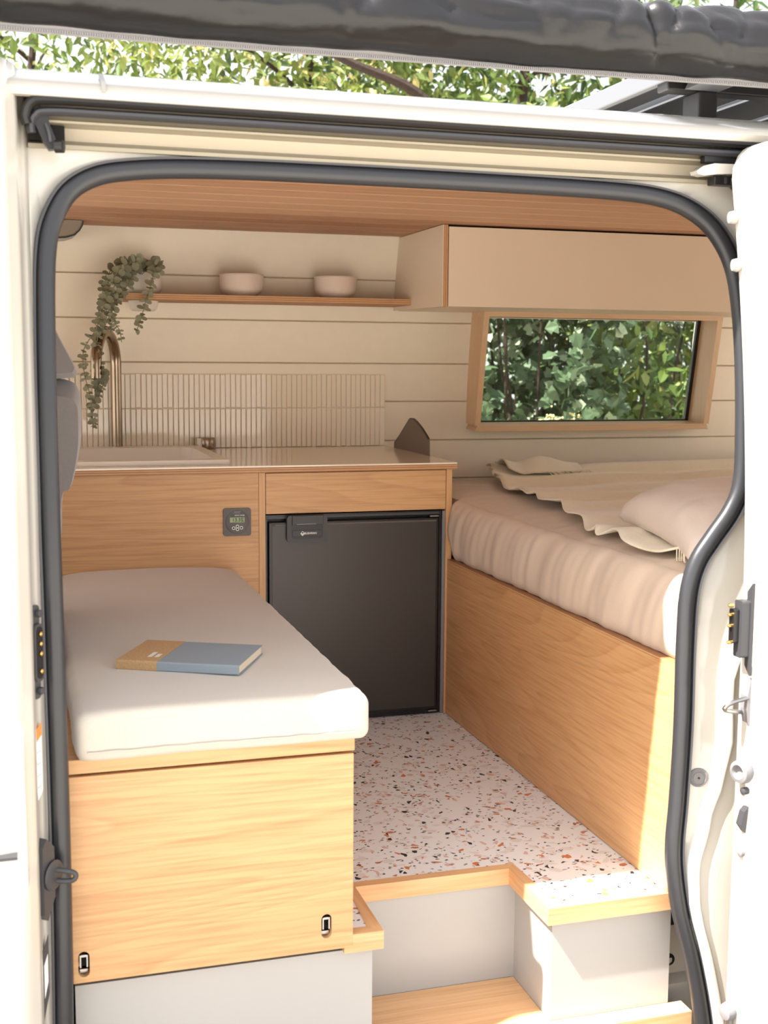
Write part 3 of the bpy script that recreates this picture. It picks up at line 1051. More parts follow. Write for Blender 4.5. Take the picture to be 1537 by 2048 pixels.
def soft(x0, x1, y0, y1, z0, z1, r, nu, nv, top_fn, side_fn=None):
    """rounded cushion block as one closed mesh: superellipse section lofted along y"""
    b_ = B()
    prof_ = []
    w_, h_ = (x1 - x0), (z1 - z0)
    pr = rrect(w_, h_, r, 7)
    # resample the flats
    full = []
    for i in range(len(pr)):
        a_, c_ = Vector((pr[i][0], pr[i][1])), Vector((pr[(i + 1) % len(pr)][0], pr[(i + 1) % len(pr)][1]))
        nseg = max(1, int((c_ - a_).length / .025))
        for j in range(nseg):
            full.append(a_.lerp(c_, j / nseg))
    n_ = len(full)
    L = y1 - y0
    ys_ = [0, .0015, .005, .011, .019, .03]
    ys_ = [v / L for v in ys_] + [.03 / L + (1 - .06 / L) * i / nv for i in range(1, nv)] + [1 - v / L for v in ys_[::-1]]
    rings = []
    for t in ys_:
        d = min(t, 1 - t) * L
        rr_ = min(r, .03)
        ins = 0 if d >= rr_ else rr_ - math.sqrt(max(0, rr_ * rr_ - (rr_ - d) ** 2))
        ring = []
        for p in full:
            sx, sz = (w_ / 2 - ins) / (w_ / 2), (h_ / 2 - ins) / (h_ / 2)
            x_ = (x0 + x1) / 2 + p.x * sx
            z_ = (z0 + z1) / 2 + p.y * sz
            y_ = y0 + L * t
            q = Vector((x_, y_, z_))
            q += top_fn(q, p.y / (h_ / 2), p.x / (w_ / 2))
            ring.append(q)
        rings.append(ring)
    b_.add([q for r_ in rings for q in r_], [(i * n_ + j, i * n_ + (j + 1) % n_, (i + 1) * n_ + (j + 1) % n_, (i + 1) * n_ + j) for i in range(len(rings) - 1) for j in range(n_)]
           + [tuple(range(n_))[::-1], tuple(range((len(rings) - 1) * n_, len(rings) * n_))])
    return b_


def bench_puff(q, s, tx):
    v = Vector((0, 0, 0))
    nv_ = noise.noise(q * 6.0)
    if s > -.2:
        e = max(0, 1 - abs(tx) ** 6) * max(0, s + .2) / 1.2
        v.z += .007 * e + .004 * nv_ * e
        v.z += .012 * e * max(0, (q.y + .5) / .5) ** 2 * (1 if q.y > -.5 else 0)
    if abs(tx) > .9:
        v.x += .003 * noise.noise(Vector((0, q.y * 22, q.z * 10)))
        v.z += .002 * noise.noise(Vector((3, q.y * 30, 0)))
    if q.y < -1.15:
        v.z -= .004 * max(0, -s) * (0.5 + noise.noise(Vector((q.x * 9, 0, 0))))
        v.y += .004 * noise.noise(Vector((q.x * 8, q.z * 12, 1)))
    if q.z + v.z < .3318:
        v.z = .3318 - q.z
    return v


cu = thing('bench_cushion', (-.77, -.6, .332), 'pale linen cushion lying on the oak bench', 'cushion')
soft(-.992, -.538, -1.19, -.004, .332, .404, .016, 40, 60, bench_puff).build('cover', 'linen', cu, smooth=True, angle=180)
B().tube([(-.975 + .415 * i / 40, -1.1925 + .0025 * noise.noise(Vector((i * .5, 0, 0))), .3475 + .002 * noise.noise(Vector((i * .4, 2, 0)))) for i in range(41)], .0012, 6).build('seam', 'linen', cu, smooth=True)

# notebook on the cushion
nb = thing('notebook', (-.784, -.925, .4105), 'blue and cork covered notebook lying on the bench cushion', 'notebook', rz=math.radians(-25.9))
W_, D_, H_ = .213, .152, .0165


def wrap(x0, x1, e=0.0):
    o_ = [(-D_ / 2 - .0005 - e, 0.0 + .002), (-D_ / 2 - .0005 - e + .002, -e), (D_ / 2 + e, -e), (D_ / 2 + e, .0013), (-D_ / 2 + .0015, .0013), (-D_ / 2 + .0015, H_ - .0013), (D_ / 2 + e, H_ - .0013), (D_ / 2 + e, H_ + e), (-D_ / 2 + .002, H_ + e), (-D_ / 2 - .0005 - e, H_ - .002)]
    return B().prism(o_, lambda p, t: (t, p[0], p[1]), x0, x1)


wrap(-W_ / 2 + .0715, W_ / 2).build('blue_cover', 'bluecov', nb, local=True)
ck = wrap(-W_ / 2, -W_ / 2 + .0715, .0004).build('cork_cover', 'cork', nb, local=True)
B().box(-W_ / 2 + .002, W_ / 2 - .002, -D_ / 2 + .002, D_ / 2 - .003, .0014, H_ - .0014).build('page_block', 'pages', nb, local=True)
for r_, (cx_, n_) in enumerate(((-.062, 6), (-.050, 4))):
    for i in range(n_):
        B().box(cx_, cx_ + .007, -.045 + i * .0056, -.041 + i * .0056, H_ + .0004, H_ + .0008).build('printed_letter', 'inkwhite', ck, local=True)

# ------------------------------------------------------------------ kitchen cabinet, worktop, fridge
kc = thing('kitchen_cabinet', (-.5, .3, 0), 'oak kitchen cabinet under the cream worktop', 'cabinet')
B().box(-1.55, -.4855, 0, .016, -.0005, .6495, .0006).build('front_panel', 'oak_x', kc)
B().box(-.485, -.469, -.001, .62, -.0005, .6495).build('divider', 'oak_z', kc)
B().box(-.4675, .0075, -.0005, .016, .5455, .6475, .0006).build('drawer_front', 'oak_x', kc)
B().box(.0085, .0245, -.0015, .63, .0005, .6495).build('end_panel', 'oak_z', kc)
B().box(-1.55, .0085, .60, .62, -.0005, .6495).build('back_panel', 'holedark', kc)
B().box(-.469, .0085, .02, .6, .5445, .549).build('rail', 'holedark', kc)
B().box(.0006, .0083, .004, .3, -.0005, .54).build('filler_strip', 'midgrey', kc)

wt = thing('worktop', (-.5, .3, .65), 'cream topped plywood kitchen worktop with layered edge', 'worktop')
wtb = B().box(-1.55, .0345, -.0115, .6445, .6635, .6675, .0004).build('surface', 'counter', wt)
wte = B().box(-1.55, .0345, -.0115, .6445, .65, .6634, .0004).build('ply_edge', 'ply_z', wt)
for o_ in (wtb, wte):
    boolean_cut(o_, B().box(-1.06, -.575, .085, .5, .6, .7).build('cutter', 'counter', wt))

sk = thing('kitchen_sink', (-.8, .3, .55), 'off white rectangular sink set into the worktop', 'sink')
b = B()
SX0, SX1, SY0, SY1 = -1.1, -.548, .045, .575
ox = rrect(SX1 - SX0, SY1 - SY0, .006, 3)
ix = rrect(SX1 - SX0 - .07, SY1 - SY0 - .12, .035, 3)
bx_ = rrect(SX1 - SX0 - .11, SY1 - SY0 - .16, .03, 3)
cx_, cy_ = (SX0 + SX1) / 2, (SY0 + SY1) / 2
n_ = len(ox)
rings = [[(cx_ + p[0], cy_ + p[1], .6678) for p in ox], [(cx_ + p[0], cy_ + p[1], .6795) for p in ox], [(cx_ + p[0], cy_ - .025 + p[1], .6805) for p in ix], [(cx_ + p[0] * .99, cy_ - .025 + p[1] * .99, .673) for p in ix],
         [(cx_ + p[0], cy_ - .025 + p[1], .56) for p in bx_], [(cx_, cy_ - .025, .556)] * n_]
b.add([p for r_ in rings for p in r_], [(i * n_ + j, i * n_ + (j + 1) % n_, (i + 1) * n_ + (j + 1) % n_, (i + 1) * n_ + j) for i in range(5) for j in range(n_)])
b.build('basin', 'sink', sk, smooth=True, angle=35)
B().lathe([(.001, 0), (.022, 0), (.022, .003), (.016, .0035), (.001, .002)], (cx_, cy_ - .025, .557), 20).build('drain', 'steel', sk, smooth=True)

tpo = thing('kitchen_tap', (-.78, .59, .668), 'tall arched bronze kitchen tap behind the sink', 'tap')
B().lathe([(.001, 0), (.028, 0), (.028, .003), (.026, .004), (.001, .004)], (-.78, .595, .668), 28).build('base_plate', 'metal', tpo, smooth=True)
dirx, diry = -.066 / .178, -.165 / .178
pth = [Vector((-.78, .595, .671 + .24 * i / 8)) for i in range(9)]
R_ = .088
for i in range(1, 25):
    a = math.pi * i / 24
    d_ = R_ - R_ * math.cos(a)
    pth.append(Vector((-.78 + dirx * d_, .595 + diry * d_, .911 + R_ * math.sin(a))))
e_ = pth[-1]
pth += [e_ - Vector((0, 0, .012 * i)) for i in range(1, 4)]
B().tube(pth, .0152, 20).build('spout', 'metal', tpo, smooth=True, angle=60)
B().tube([e_ - Vector((0, 0, .0355)), e_ - Vector((0, 0, .0372))], .013, 16).build('aerator', 'black', tpo)

kn = thing('tap_knob', (-.53, .6, .668), 'short cylindrical bronze tap knob on the worktop', 'tap knob')
B().lathe([(.001, 0), (.024, 0), (.0245, .001), (.0245, .031), (.0235, .0325), (.001, .0325)], (-.523, .603, .668), 32).build('knob', 'metal', kn, smooth=True, angle=35)
B().prism(rrect(.026, .03, .006), lambda p, t: (-.547 + p[0], .598 + p[1], t), .668, .6995).build('lever', 'metal', kn, smooth=True, angle=30)

# backsplash: two rows of finger tiles on a grout bed
bs = thing('tile_backsplash', (-.45, .64, .668), 'cream finger tile splashback behind the worktop', 'backsplash')
B().box(-1.0, .031, .632, .6435, .668, .8865).build('grout_bed', 'grout', bs)
tmes = None
for rz0, rz1 in ((.6685, .7835), (.7865, .8845)):
    tm = None
    for i in range(67):
        x0 = .0295 - .01535 * (i + 1) + .0009
        if tm is None:
            o_ = B().box(x0, x0 + .0136, .6285, .636, rz0, rz1, .0013).build('tile', 'tile', bs)
            tm, tx0 = o_, x0
        else:
            o_ = tm.copy()
            COL.objects.link(o_)
            o_.parent = bs
            o_.location = (x0 - tx0, random.uniform(-.0006, .0006), 0)
            o_.rotation_euler = (0, random.uniform(-.003, .003), 0)
lf = thing('leather_flap', (.04, .39, .6), 'dark brown leather flap standing up at the end of the worktop', 'flap')
lfp = [(.22, .60), (.228, .713), (.245, .722), (.29, .742), (.335, .757), (.365, .7635), (.385, .764), (.4, .761), (.45, .733), (.5, .705), (.545, .683), (.56, .60)]
B().prism(lfp, lambda p, t: (t, p[0], p[1]), .0352, .0402).build('flap', 'leather', lf)
B().prism([(p[0], p[1] + .0004) for p in lfp[1:-1]] + [(p[0], p[1] - .0035) for p in lfp[1:-1]][::-1], lambda p, t: (t, p[0], p[1]), .0349, .0405).build('edge_binding', 'black', lf)

# fridge
fr = thing('fridge', (-.23, .2, 0), 'black built-in fridge under the oak drawer', 'fridge')
B().box(-.4675, -.0015, .02, .5, .001, .5425).build('body', 'fridgeblk', fr)
fb = B()
fb.box(-.4675, -.0015, .0045, .02, .531, .5425, .001)
fb.box(-.4675, -.463, .006, .02, .001, .531)
fb.box(-.0075, -.0015, .006, .02, .001, .531)
fb.box(-.463, -.0075, .006, .02, .001, .012)
fb.build('frame', 'fridgeblk', fr)
B().box(-.462, -.0085, .003, .0045, .5325, .5385).build('frame_strip', 'dkgrey', fr)
fd = B().box(-.4605, -.0115, -.004, .0195, .014, .5245, .002).build('door', 'fridgeblk', fr)
B().box(-.4535, -.0185, -.0052, -.0038, .022, .5175, .0005).build('door_panel', 'fridge', fd)
B().box(-.4605, -.4525, -.0062, -.003, .016, .5225, .0008).build('edge_strip', 'dkgrey', fd)
B().box(-.4525, -.0185, -.0058, -.003, .5145, .5195, .0008).build('top_strip', 'taupe', fd)
B().box(-.455, -.445, -.007, -.005, .514, .519).build('clip', 'black', fd)
lx, lz = -.3655, .5075
fo = rrect(.104, .068, .010, 5)
lt = B().prism([p for p in fo], lambda p, t: (lx + p[0], t, lz + p[1]), -.017, -.0052).build('latch', 'dkgrey', fd)
B().prism(rrect(.081, .056, .008), lambda p, t: (lx + p[0], t, lz + .003 + p[1]), -.0174, -.0165).build('latch_recess', 'black', lt)
B().box(lx - .039, lx + .041, -.021, -.0172, lz + .010, lz + .034, .0012).build('lever', 'dkgrey', lt)
B().box(lx - .028, lx + .022, -.0214, -.0208, lz + .0115, lz + .0135).build('lever_highlight', 'midgrey', lt)
B().box(lx - .038, lx + .038, -.0182, -.0172, lz - .019, lz - .003, .0005).build('name_bar', 'fridgeblk', lt)
rel = wloc(lt)
text('brand_lettering', 'BUSHMAN', .0068, 'inkwhite', lt, Vector((lx + .008, -.0186, lz - .0112)) - rel, (math.radians(90), 0, 0), bold=.00022)
b = B()
b.prism([(0, .0065), (.0058, 0), (0, -.0065), (-.0058, 0)], lambda p, t: (lx - .0125 + p[0], t, lz - .0112 + p[1]), -.0187, -.0182)
b.build('brand_emblem', 'inkwhite', lt)
B().lathe([(.0002, 0), (.0022, 0), (.0022, .0006), (.0002, .0006)], (lx - .0125, -.0186, lz - .0090), 10, (0, -1, 0)).build('emblem_hole', 'fridgeblk', lt)
for zc in (.5285, .0095):
    B().box(-.035, -.012, -.0045, .004, zc - .002, zc + .002, .0005).build('hinge', 'steel', fr)

# battery monitor
bmn = thing('battery_monitor', (-.54, 0, .49), 'square dark battery monitor with a green display on the oak panel', 'battery monitor')
mx_, mz_ = -.5405, .5285
B().prism(rrect(.069, .069, .006), lambda p, t: (mx_ + p[0], t, mz_ + p[1]), -.0055, -.0002).build('case', 'taupe', bmn)
B().lathe([(.0295, 0), (.0295, .0008), (.0275, .0012), (.001, .0012)], (mx_, -.0055, mz_), 40, (0, -1, 0)).build('face', 'taupe2', bmn, smooth=True, angle=30)
B().box(mx_ - .0185, mx_ + .018, -.0075, -.0064, mz_ - .0005, mz_ + .012).build('display', 'lcdgreen', bmn)
rel = wloc(bmn)
text('display_digits', '13.35', .0125, 'inkblack', bmn, Vector((mx_ + .0005, -.0077, mz_ + .0056)) - rel, (math.radians(90), 0, 0), bold=.0001)
text('display_unit', 'V', .006, 'inkblack', bmn, Vector((mx_ + .0148, -.0077, mz_ + .009)) - rel, (math.radians(90), 0, 0))
B().box(mx_ + .0105, mx_ + .0172, -.0078, -.0075, mz_ + .0018, mz_ + .003).build('display_bar', 'inkblack', bmn)
text('maker_lettering', 'victron energy', .0042, 'inkwhite', bmn, Vector((mx_ + .0055, -.0072, mz_ + .0175)) - rel, (math.radians(90), 0, 0), bold=.0001)
B().tube([Vector((mx_ - .0155 + .0006 * i, -.007, mz_ + .0165 + .0026 * math.sin(i * .7))) for i in range(15)], .0005, 5).build('maker_emblem', 'teal', bmn)
for i, zz in enumerate((.0255, .0228)):
    B().box(mx_ - .0085, mx_ + .0085 - .002 * i, -.0071, -.0068, mz_ + zz, mz_ + zz + .001).build('print_line', 'hem', bmn)
for i, (dx, dz_) in enumerate(((-.0095, -.0145), (0, -.0105), (0, -.0178), (.0098, -.0142))):
    bt = B().lathe([(.0025, 0), (.0042, 0), (.0042, .0008), (.0025, .0008)], (mx_ + dx, -.0066, mz_ + dz_), 18, (0, -1, 0), cap=False)
    bt.f.append(tuple(range(0, 18)))
    bt.build('button_ring', 'inkwhite', bmn)
    B().lathe([(.0001, 0), (.0026, 0), (.0024, .001), (.0001, .001)], (mx_ + dx, -.0066, mz_ + dz_), 14, (0, -1, 0)).build('button', 'black', bmn)

# ------------------------------------------------------------------ shelf, bowls, overhead cabinet
sh = thing('wall_shelf', (-.37, .52, 1.087), 'narrow plywood shelf along the boarded wall', 'shelf')
shb = B()
so_ = B().prism([(-.785, .43), (.0465, .43), (.0465, yw(1.095) - .001), (-.785, yw(1.095) - .001)], lambda p, t: (p[0], p[1], t), 1.0875, 1.1045).build('board', 'ply_z', sh)
boolean_cut(so_, B().lathe([(.0425, 0), (.0425, .1)], (-.708, .515, 1.05), 32).build('cutter', 'ply_z', sh))
so_.data.materials.clear()
so_.data.materials.append(M['ply_z'])


def bowl(xc, label):
    t = thing('bowl', (xc, .512, 1.1046), label, 'bowl', 'bowls on the wall shelf')
    p_ = [(.001, .003), (.034, .003), (.036, 0), (.041, 0), (.043, .004), (.055, .012), (.0605, .022), (.062, .034), (.0622, .06), (.0612, .0625), (.0595, .0615), (.059, .034), (.056, .02), (.045, .0095), (.001, .0085)]
    B().lathe(p_, (xc, .512, 1.1046), 48, cap=True).build('vessel', 'bowl', t, smooth=True, angle=50)
    B().lathe([(.0622, 0), (.0632, .0015), (.0622, .004), (.0600, .004), (.0592, .0015)], (xc, .512, 1.1626), 48, cap=False).build('rim', 'bowl', t, smooth=True)


bowl(-.432, 'stoneware bowl on the shelf nearer the hanging plant')
bowl(-.157, 'stoneware bowl on the shelf nearer the overhead cabinet')

oc = thing('overhead_cabinet', (.9, .35, 1.07), 'long cream overhead cabinet above the bed window', 'cabinet')
CX = .047
ep = [(.1565, 1.0725), (.1565, 1.2885), (yw(1.2885) - .001, 1.2885), (yw(1.18) - .001, 1.18), (yw(1.083) - .001, 1.0775)]
B().prism(ep, lambda p, t: (t, p[0], p[1]), CX, CX + .002).build('end_face', 'cab', oc)
B().prism([(.1565, 1.0725), (.1565, 1.2885), (.54, 1.2885), (.595, 1.0785)], lambda p, t: (t, p[0], p[1]), CX + .0021, CX + .0145).build('end_panel', 'ply_x', oc)
B().box(CX + .0165, XR - .04, .156, .172, 1.0735, 1.284, .0008).build('door', 'cab', oc)
B().box(CX + .0146, XR - .04, .173, .60, 1.0765, 1.088).build('bottom_panel', 'cab', oc)
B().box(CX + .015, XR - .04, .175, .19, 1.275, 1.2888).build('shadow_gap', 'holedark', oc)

# ------------------------------------------------------------------ window
wi = thing('window_1', (.71, .6, .71), 'timber box framed window looking onto green bushes', 'window', kind='structure')


def wf(x, z, d):
    """point on the leaning frame; d = depth behind its front face"""
    return Vector((x, .567 - (z - .714) / .363 * .067 + d, z + d * .06))


FX0, FX1, FZ0, FZ1, FT = .302, 1.12, .712, 1.079, .018


def fr_piece(name, pts, mat, d0, d1):
    vs = [wf(x, z, d0) for x, z in pts] + [wf(x, z, d1) for x, z in pts]
    B().add(vs, [(0, 1, 2, 3), (7, 6, 5, 4), (0, 4, 5, 1), (1, 5, 6, 2), (2, 6, 7, 3), (3, 7, 4, 0)]).build(name, mat, wi)


fr_piece('bottom_rail', [(FX0, FZ0), (FX1, FZ0), (FX1 - FT * .5, FZ0 + FT), (FX0 + FT * .5, FZ0 + FT)], 'frame_x', 0, .115)
fr_piece('top_rail', [(FX0, FZ1 - FT), (FX1, FZ1 - FT), (FX1, FZ1), (FX0, FZ1)], 'frame_x', 0, .115)
fr_piece('left_stile', [(FX0, FZ0 + FT), (FX0 + FT, FZ0 + FT), (FX0 + FT, FZ1 - FT), (FX0, FZ1 - FT)], 'frame_z', .0005, .115)
fr_piece('right_stile', [(FX1 - FT, FZ0 + FT), (FX1, FZ0 + FT), (FX1, FZ1 - FT), (FX1 - FT, FZ1 - FT)], 'frame_z', .0005, .115)
GI = .012
for nm, pts in (('gasket', [(FX0 + FT, FZ0 + FT), (FX1 - FT, FZ0 + FT), (FX1 - FT, FZ0 + FT + .004), (FX0 + FT, FZ0 + FT + .004)]),
                ('gasket', [(FX0 + FT, FZ1 - FT - .004), (FX1 - FT, FZ1 - FT - .004), (FX1 - FT, FZ1 - FT), (FX0 + FT, FZ1 - FT)]),
                ('gasket', [(FX0 + FT, FZ0 + FT), (FX0 + FT + .004, FZ0 + FT), (FX0 + FT + .004, FZ1 - FT), (FX0 + FT, FZ1 - FT)]),
                ('gasket', [(FX1 - FT - .012, FZ0 + FT), (FX1 - FT, FZ0 + FT), (FX1 - FT, FZ1 - FT), (FX1 - FT - .012, FZ1 - FT)])):
    fr_piece(nm, pts, 'black', .1, .112)
fr_piece('pane', [(FX0 + FT, FZ0 + FT), (FX1 - FT, FZ0 + FT), (FX1 - FT, FZ1 - FT), (FX0 + FT, FZ1 - FT)], 'glass', .104, .107)

# ------------------------------------------------------------------ bed
bd = thing('bed_base', (.9, -.3, 0), 'oak panelled bed base along the right of the floor', 'bed base')
B().box(.0135, .029, -1.168, -.0025, .0006, .4085, .0008).build('side_panel', 'oak_y', bd)
B().box(.0295, XR - .04, -1.168, -1.153, .0006, .4085, .0008).build('front_panel', 'oak_x', bd)
B().box(.0295, XR - .04, -1.15, .63, .396, .4085).build('slat_board', 'ply_z', bd)
B().box(.0135, .032, -1.168, -.0025, .4087, .413, .0006).build('edge_lip', 'ply_z', bd)


def bed_top(x, y):
    z = .578 - .020 * max(0, (y - .1) / .55)
    e = max(0, (.16 - x) / .16)
    z -= .026 * e * e
    z += .006 * noise.noise(Vector((x * 4, y * 3, 0)))
    z += .0035 * noise.noise(Vector((x * 9, y * 16, 5))) * max(0, 1 - x / .7)
    return z


def mat_fn(u, v):
    """u along the bed depth (y), v across from the lower left edge over the top to the right"""
    y_ = -1.168 + 1.795 * u
    front = y_ < -.004
    if v < .40:
        a = v / .40            # side: bottom tuck to top edge
        ang = -.5 * math.pi * .75 + a * (.75 + 1.0) * .5 * math.pi
        bul = .030 if front else .0
        x_ = .046 - (bul + .004) * max(0, math.cos(ang)) ** .8
        zc, zt = .495, bed_top(.05, y_)
        z_ = zc + (math.sin(ang) * ((zt - zc) if ang > 0 else .088))
        amp = .009 * max(0, math.cos(ang * .8)) * (1 if front else .2)
        wr = noise.noise(Vector((y_ * 16 + z_ * 9, z_ * 3, 0))) + .6 * noise.noise(Vector((y_ * 34 + z_ * 18, z_ * 4, 7)))
        x_ += amp * wr
        z_ += .3 * amp * wr
        x_ = max(x_, .0148 if not front else .006)
    else:
        a = (v - .40) / .60
        x_ = .05 + (XR - .05 - .05) * a ** 1.9
        z_ = bed_top(x_, y_)
        f = max(0, 1 - (x_ - .05) / .45)
        wr = noise.noise(Vector((y_ * 17 + x_ * 5, x_ * 2.5, 3))) + .5 * noise.noise(Vector((y_ * 36 - x_ * 8, x_ * 4, 9)))
        z_ += .0048 * wr * f
    if y_ > .585:
        z_ -= .35 * (y_ - .585) if v > .25 else 0
    z_ = max(z_, .4135)
    if not front:
        x_ = max(x_, .0455)
    return Vector((x_, y_, z_))


mt = thing('mattress', (.9, -.3, .41), 'mattress under a rumpled pale pink-beige sheet', 'mattress')
mb = B().grid(220, 90, mat_fn)
# close ends
mb.build('sheet', 'sheet', mt, smooth=True, angle=180)
B().box(.06, XR - .05, -1.15, .6, .4137, .54, .02).build('core', 'sheet', mt)

# throw blanket
EDGE = catmull([(.34, .56, 0), (.315, .44, 0), (.25, .26, 0), (.195, .09, 0), (.155, -.18, 0), (.125, -.40, 0), (.075, -.70, 0), (.06, -.80, 0), (.05, -.96, 0), (.07, -1.09, 0)], 14)


def ridge(d, c, w_):
    return math.exp(-((d - c) / w_) ** 2)


def throw_fn(u, v):
    i = u * (len(EDGE) - 1)
    a, f = int(i), i - int(i)
    e = EDGE[a].lerp(EDGE[min(a + 1, len(EDGE) - 1)], f)
    L_ = 1.25
    x_ = e.x + .022 * noise.noise(Vector((u * 17, 5, 0))) * max(0, 1 - v * 6) + L_ * v
    y_ = e.y + .10 * v * (1 - u)
    y_ = min(y_, .60)
    z_ = bed_top(x_, y_) + .004
    # long soft folds running back to the right, steep on the side facing the door
    wob = .05 * noise.noise(Vector((x_ * 2.3, 1.7, 0)))
    h = .004 + .008 * (noise.noise(Vector((x_ * 3, y_ * 9, 4))) * .5 + .5)
    for c0, sl_, hh in ((.40, .10, .030), (.235, .16, .024), (.085, .05, .030), (-.07, .22, .020), (-.25, .06, .024), (-.43, .2, .018), (-.62, .1, .020), (-.82, .15, .016)):
        d_ = y_ - c0 - sl_ * (x_ - .4) - wob * (1 + c0)
        h += hh * math.exp(-(d_ / (.020 if d_ < 0 else .075)) ** 2) * (.65 + .5 * noise.noise(Vector((x_ * 2.5, c0 * 9, 2))))
    h += .014 * max(0, 1 - v * 16) * (.5 + .5 * math.sin(u * 47 + 5 * noise.noise(Vector((u * 7, 0, 0)))))
    if y_ > .40:
        h += .026 * min(1, (y_ - .40) / .1)
    return Vector((x_, y_, z_ + h))


tb = thing('throw_blanket', (.6, -.2, .58), 'cream woven throw with fringes spread over the bed', 'blanket')
tc_ = B().grid(150, 90, throw_fn).build('cloth', 'throw', tb, smooth=True, angle=180)
md = tc_.modifiers.new('thick', 'SOLIDIFY')
md.thickness = .004
md.offset = 1


# folded-back corner with fringe
def corner_fn(u, v):
    x_ = .335 + .245 * u + .05 * v
    y_ = .37 + .23 * v
    z_ = bed_top(x_, y_) + .030 + .036 * math.sin(math.pi * min(1, v * 1.15)) * (.55 + .6 * math.exp(-((u - .5) / .3) ** 2)) + .006 * noise.noise(Vector((x_ * 14, y_ * 14, 2)))
    z_ += .018 * max(0, 1 - u * 5)
    return Vector((x_, y_, z_))


co_ = B().grid(28, 24, corner_fn).build('folded_corner', 'throw', tb, smooth=True, angle=180)
md = co_.modifiers.new('thick', 'SOLIDIFY')
md.thickness = .004
fg = B()
for i in range(46):
    u = .42 + .58 * i / 45
    a = corner_fn(u, .02)
    d = Vector((.02 + random.uniform(-.008, .022), -.045 - random.uniform(0, .02), 0))
    p1 = a + d * .5 + Vector((0, 0, .004))
    p2 = a + d + Vector((random.uniform(-.008, .008), 0, -.012))
    fg.tube([a, p1, p2], [.0011, .0011, .0008], 5)
fo_ = fg.build('fringe', 'throw', tb)
fo_['kind'] = 'stuff'
fg = B()
for i in range(7):
    a = throw_fn(.965 + .005 * i, 0)
    d = Vector((-.004, -.007 - .006 * random.random(), 0))
    p1 = a + d * .5
    p2 = a + d
    p1.z = bed_top(p1.x, p1.y) + .008
    p2.z = bed_top(p2.x, p2.y) + .007
    fg.tube([a, p1, p2], .0011, 5)
fo_ = fg.build('fringe', 'throw', tb)
fo_['kind'] = 'stuff'

# pillow
pl = thing('pillow', (.302, -.987, .583), 'plump pale pink-beige pillow on the bed near the door', 'pillow', rz=math.radians(-8))


def pil(u, v, s):
    a, b_ = 2 * u - 1, 2 * v - 1
    k1 = 1 - .10 * (1 - b_ * b_) * 0
    x_ = .31 * a * (1 - .07 * (1 - abs(b_)) ** 0 * (b_ * b_ < 0))
    x_ = .23 * a * (1 - .05 * (1 - b_ * b_))
    y_ = .19 * b_ * (1 - .07 * (1 - a * a))
    h = ((1 - abs(a) ** 3.2) * (1 - abs(b_) ** 3.2))
    h = max(0, h) ** .36
    z_ = (.068 if s > 0 else -.048) * h
    cr = max(0, 1 - math.hypot(1 - abs(a), 1 - abs(b_)) / .9)
    z_ += .007 * noise.noise(Vector((a * 4 + b_ * 3, (a - b_) * 5, s))) * (.3 + cr * 1.4) * h
    z_ += .004 * noise.noise(Vector((math.atan2(b_ * .6 - .5 * (1 if b_ > 0 else -1), a - (1 if a > 0 else -1)) * 5, 0, s))) * cr * h * 2
    z_ -= .022 * (a * a * b_ * b_) ** 1.5
    return Vector((x_, y_, z_))


pb = B()
pb.grid(44, 36, lambda u, v: pil(u, v, 1))
pb.grid(44, 36, lambda u, v: pil(u, v, -1))
rotm = Matrix.Translation((0, 0, .052)) @ Matrix.Rotation(math.radians(4.5), 4, 'X') @ Matrix.Rotation(math.radians(-3), 4, 'Y')
pb.xf(rotm)
po = pb.build('case', 'pillow', pl, smooth=True, angle=180, local=True)
bm = bmesh.new()
bm.from_mesh(po.data)
bmesh.ops.remove_doubles(bm, verts=bm.verts, dist=.0008)
bmesh.ops.recalc_face_normals(bm, faces=bm.faces)
bm.to_mesh(po.data)
bm.free()

# ------------------------------------------------------------------ cab: seat and headliner piece
se = thing('cab_seat', (-1.1, -.55, .3), 'grey cloth front seat at the left behind the door pillar', 'seat')
bp = [(-1.1, .30), (-1.0, .55), (-.985, .69), (-.968, .71), (-.952, .78), (-.949, .85), (-.953, .876), (-.968, .888), (-1.02, .892), (-1.09, .885), (-1.13, .83), (-1.14, .6), (-1.2, .3)]
bps = [(p.x, p.y) for p in catmull([(a, b_, 0) for a, b_ in bp], 4, closed=True)]


def puffed(poly, y0, y1, n_, inset):
    b_ = B()
    cx0 = sum(p[0] for p in poly) / len(poly)
    cz0 = sum(p[1] for p in poly) / len(poly)
    rings_ = []
    for i in range(n_ + 1):
        t = i / n_
        e = 1 - inset * (abs(2 * t - 1) ** 4)
        rings_.append([Vector((cx0 + (p[0] - cx0) * e, y0 + (y1 - y0) * t, cz0 + (p[1] - cz0) * e)) for p in poly])
    k_ = len(poly)
    b_.add([q for r_ in rings_ for q in r_], [(i * k_ + j, i * k_ + (j + 1) % k_, (i + 1) * k_ + (j + 1) % k_, (i + 1) * k_ + j) for i in range(n_) for j in range(k_)] + [tuple(range(k_)), tuple(range(n_ * k_, (n_ + 1) * k_))])
    return b_


puffed(bps, -.86, -.38, 12, .14).build('backrest', 'seat', se, smooth=True, angle=60)
hp = [(-1.0, 1.0), (-.985, .965), (-.958, .912), (-.957, .899), (-.97, .893), (-1.05, .893), (-1.075, .92), (-1.075, 1.0), (-1.05, 1.04), (-1.01, 1.04)]
hps = [(p.x, p.y) for p in catmull([(a, b_, 0) for a, b_ in hp], 3, closed=True)]
puffed(hps, -.84, -.50, 12, .16).build('headrest', 'seat', se, smooth=True, angle=60)
B().prism([(-1.6, .25), (-1.1, .22), (-1.08, .34), (-1.2, .42), (-1.6, .43)], lambda p, t: (p[0], t, p[1]), -.86, -.38).build('seat_base', 'seat', se)

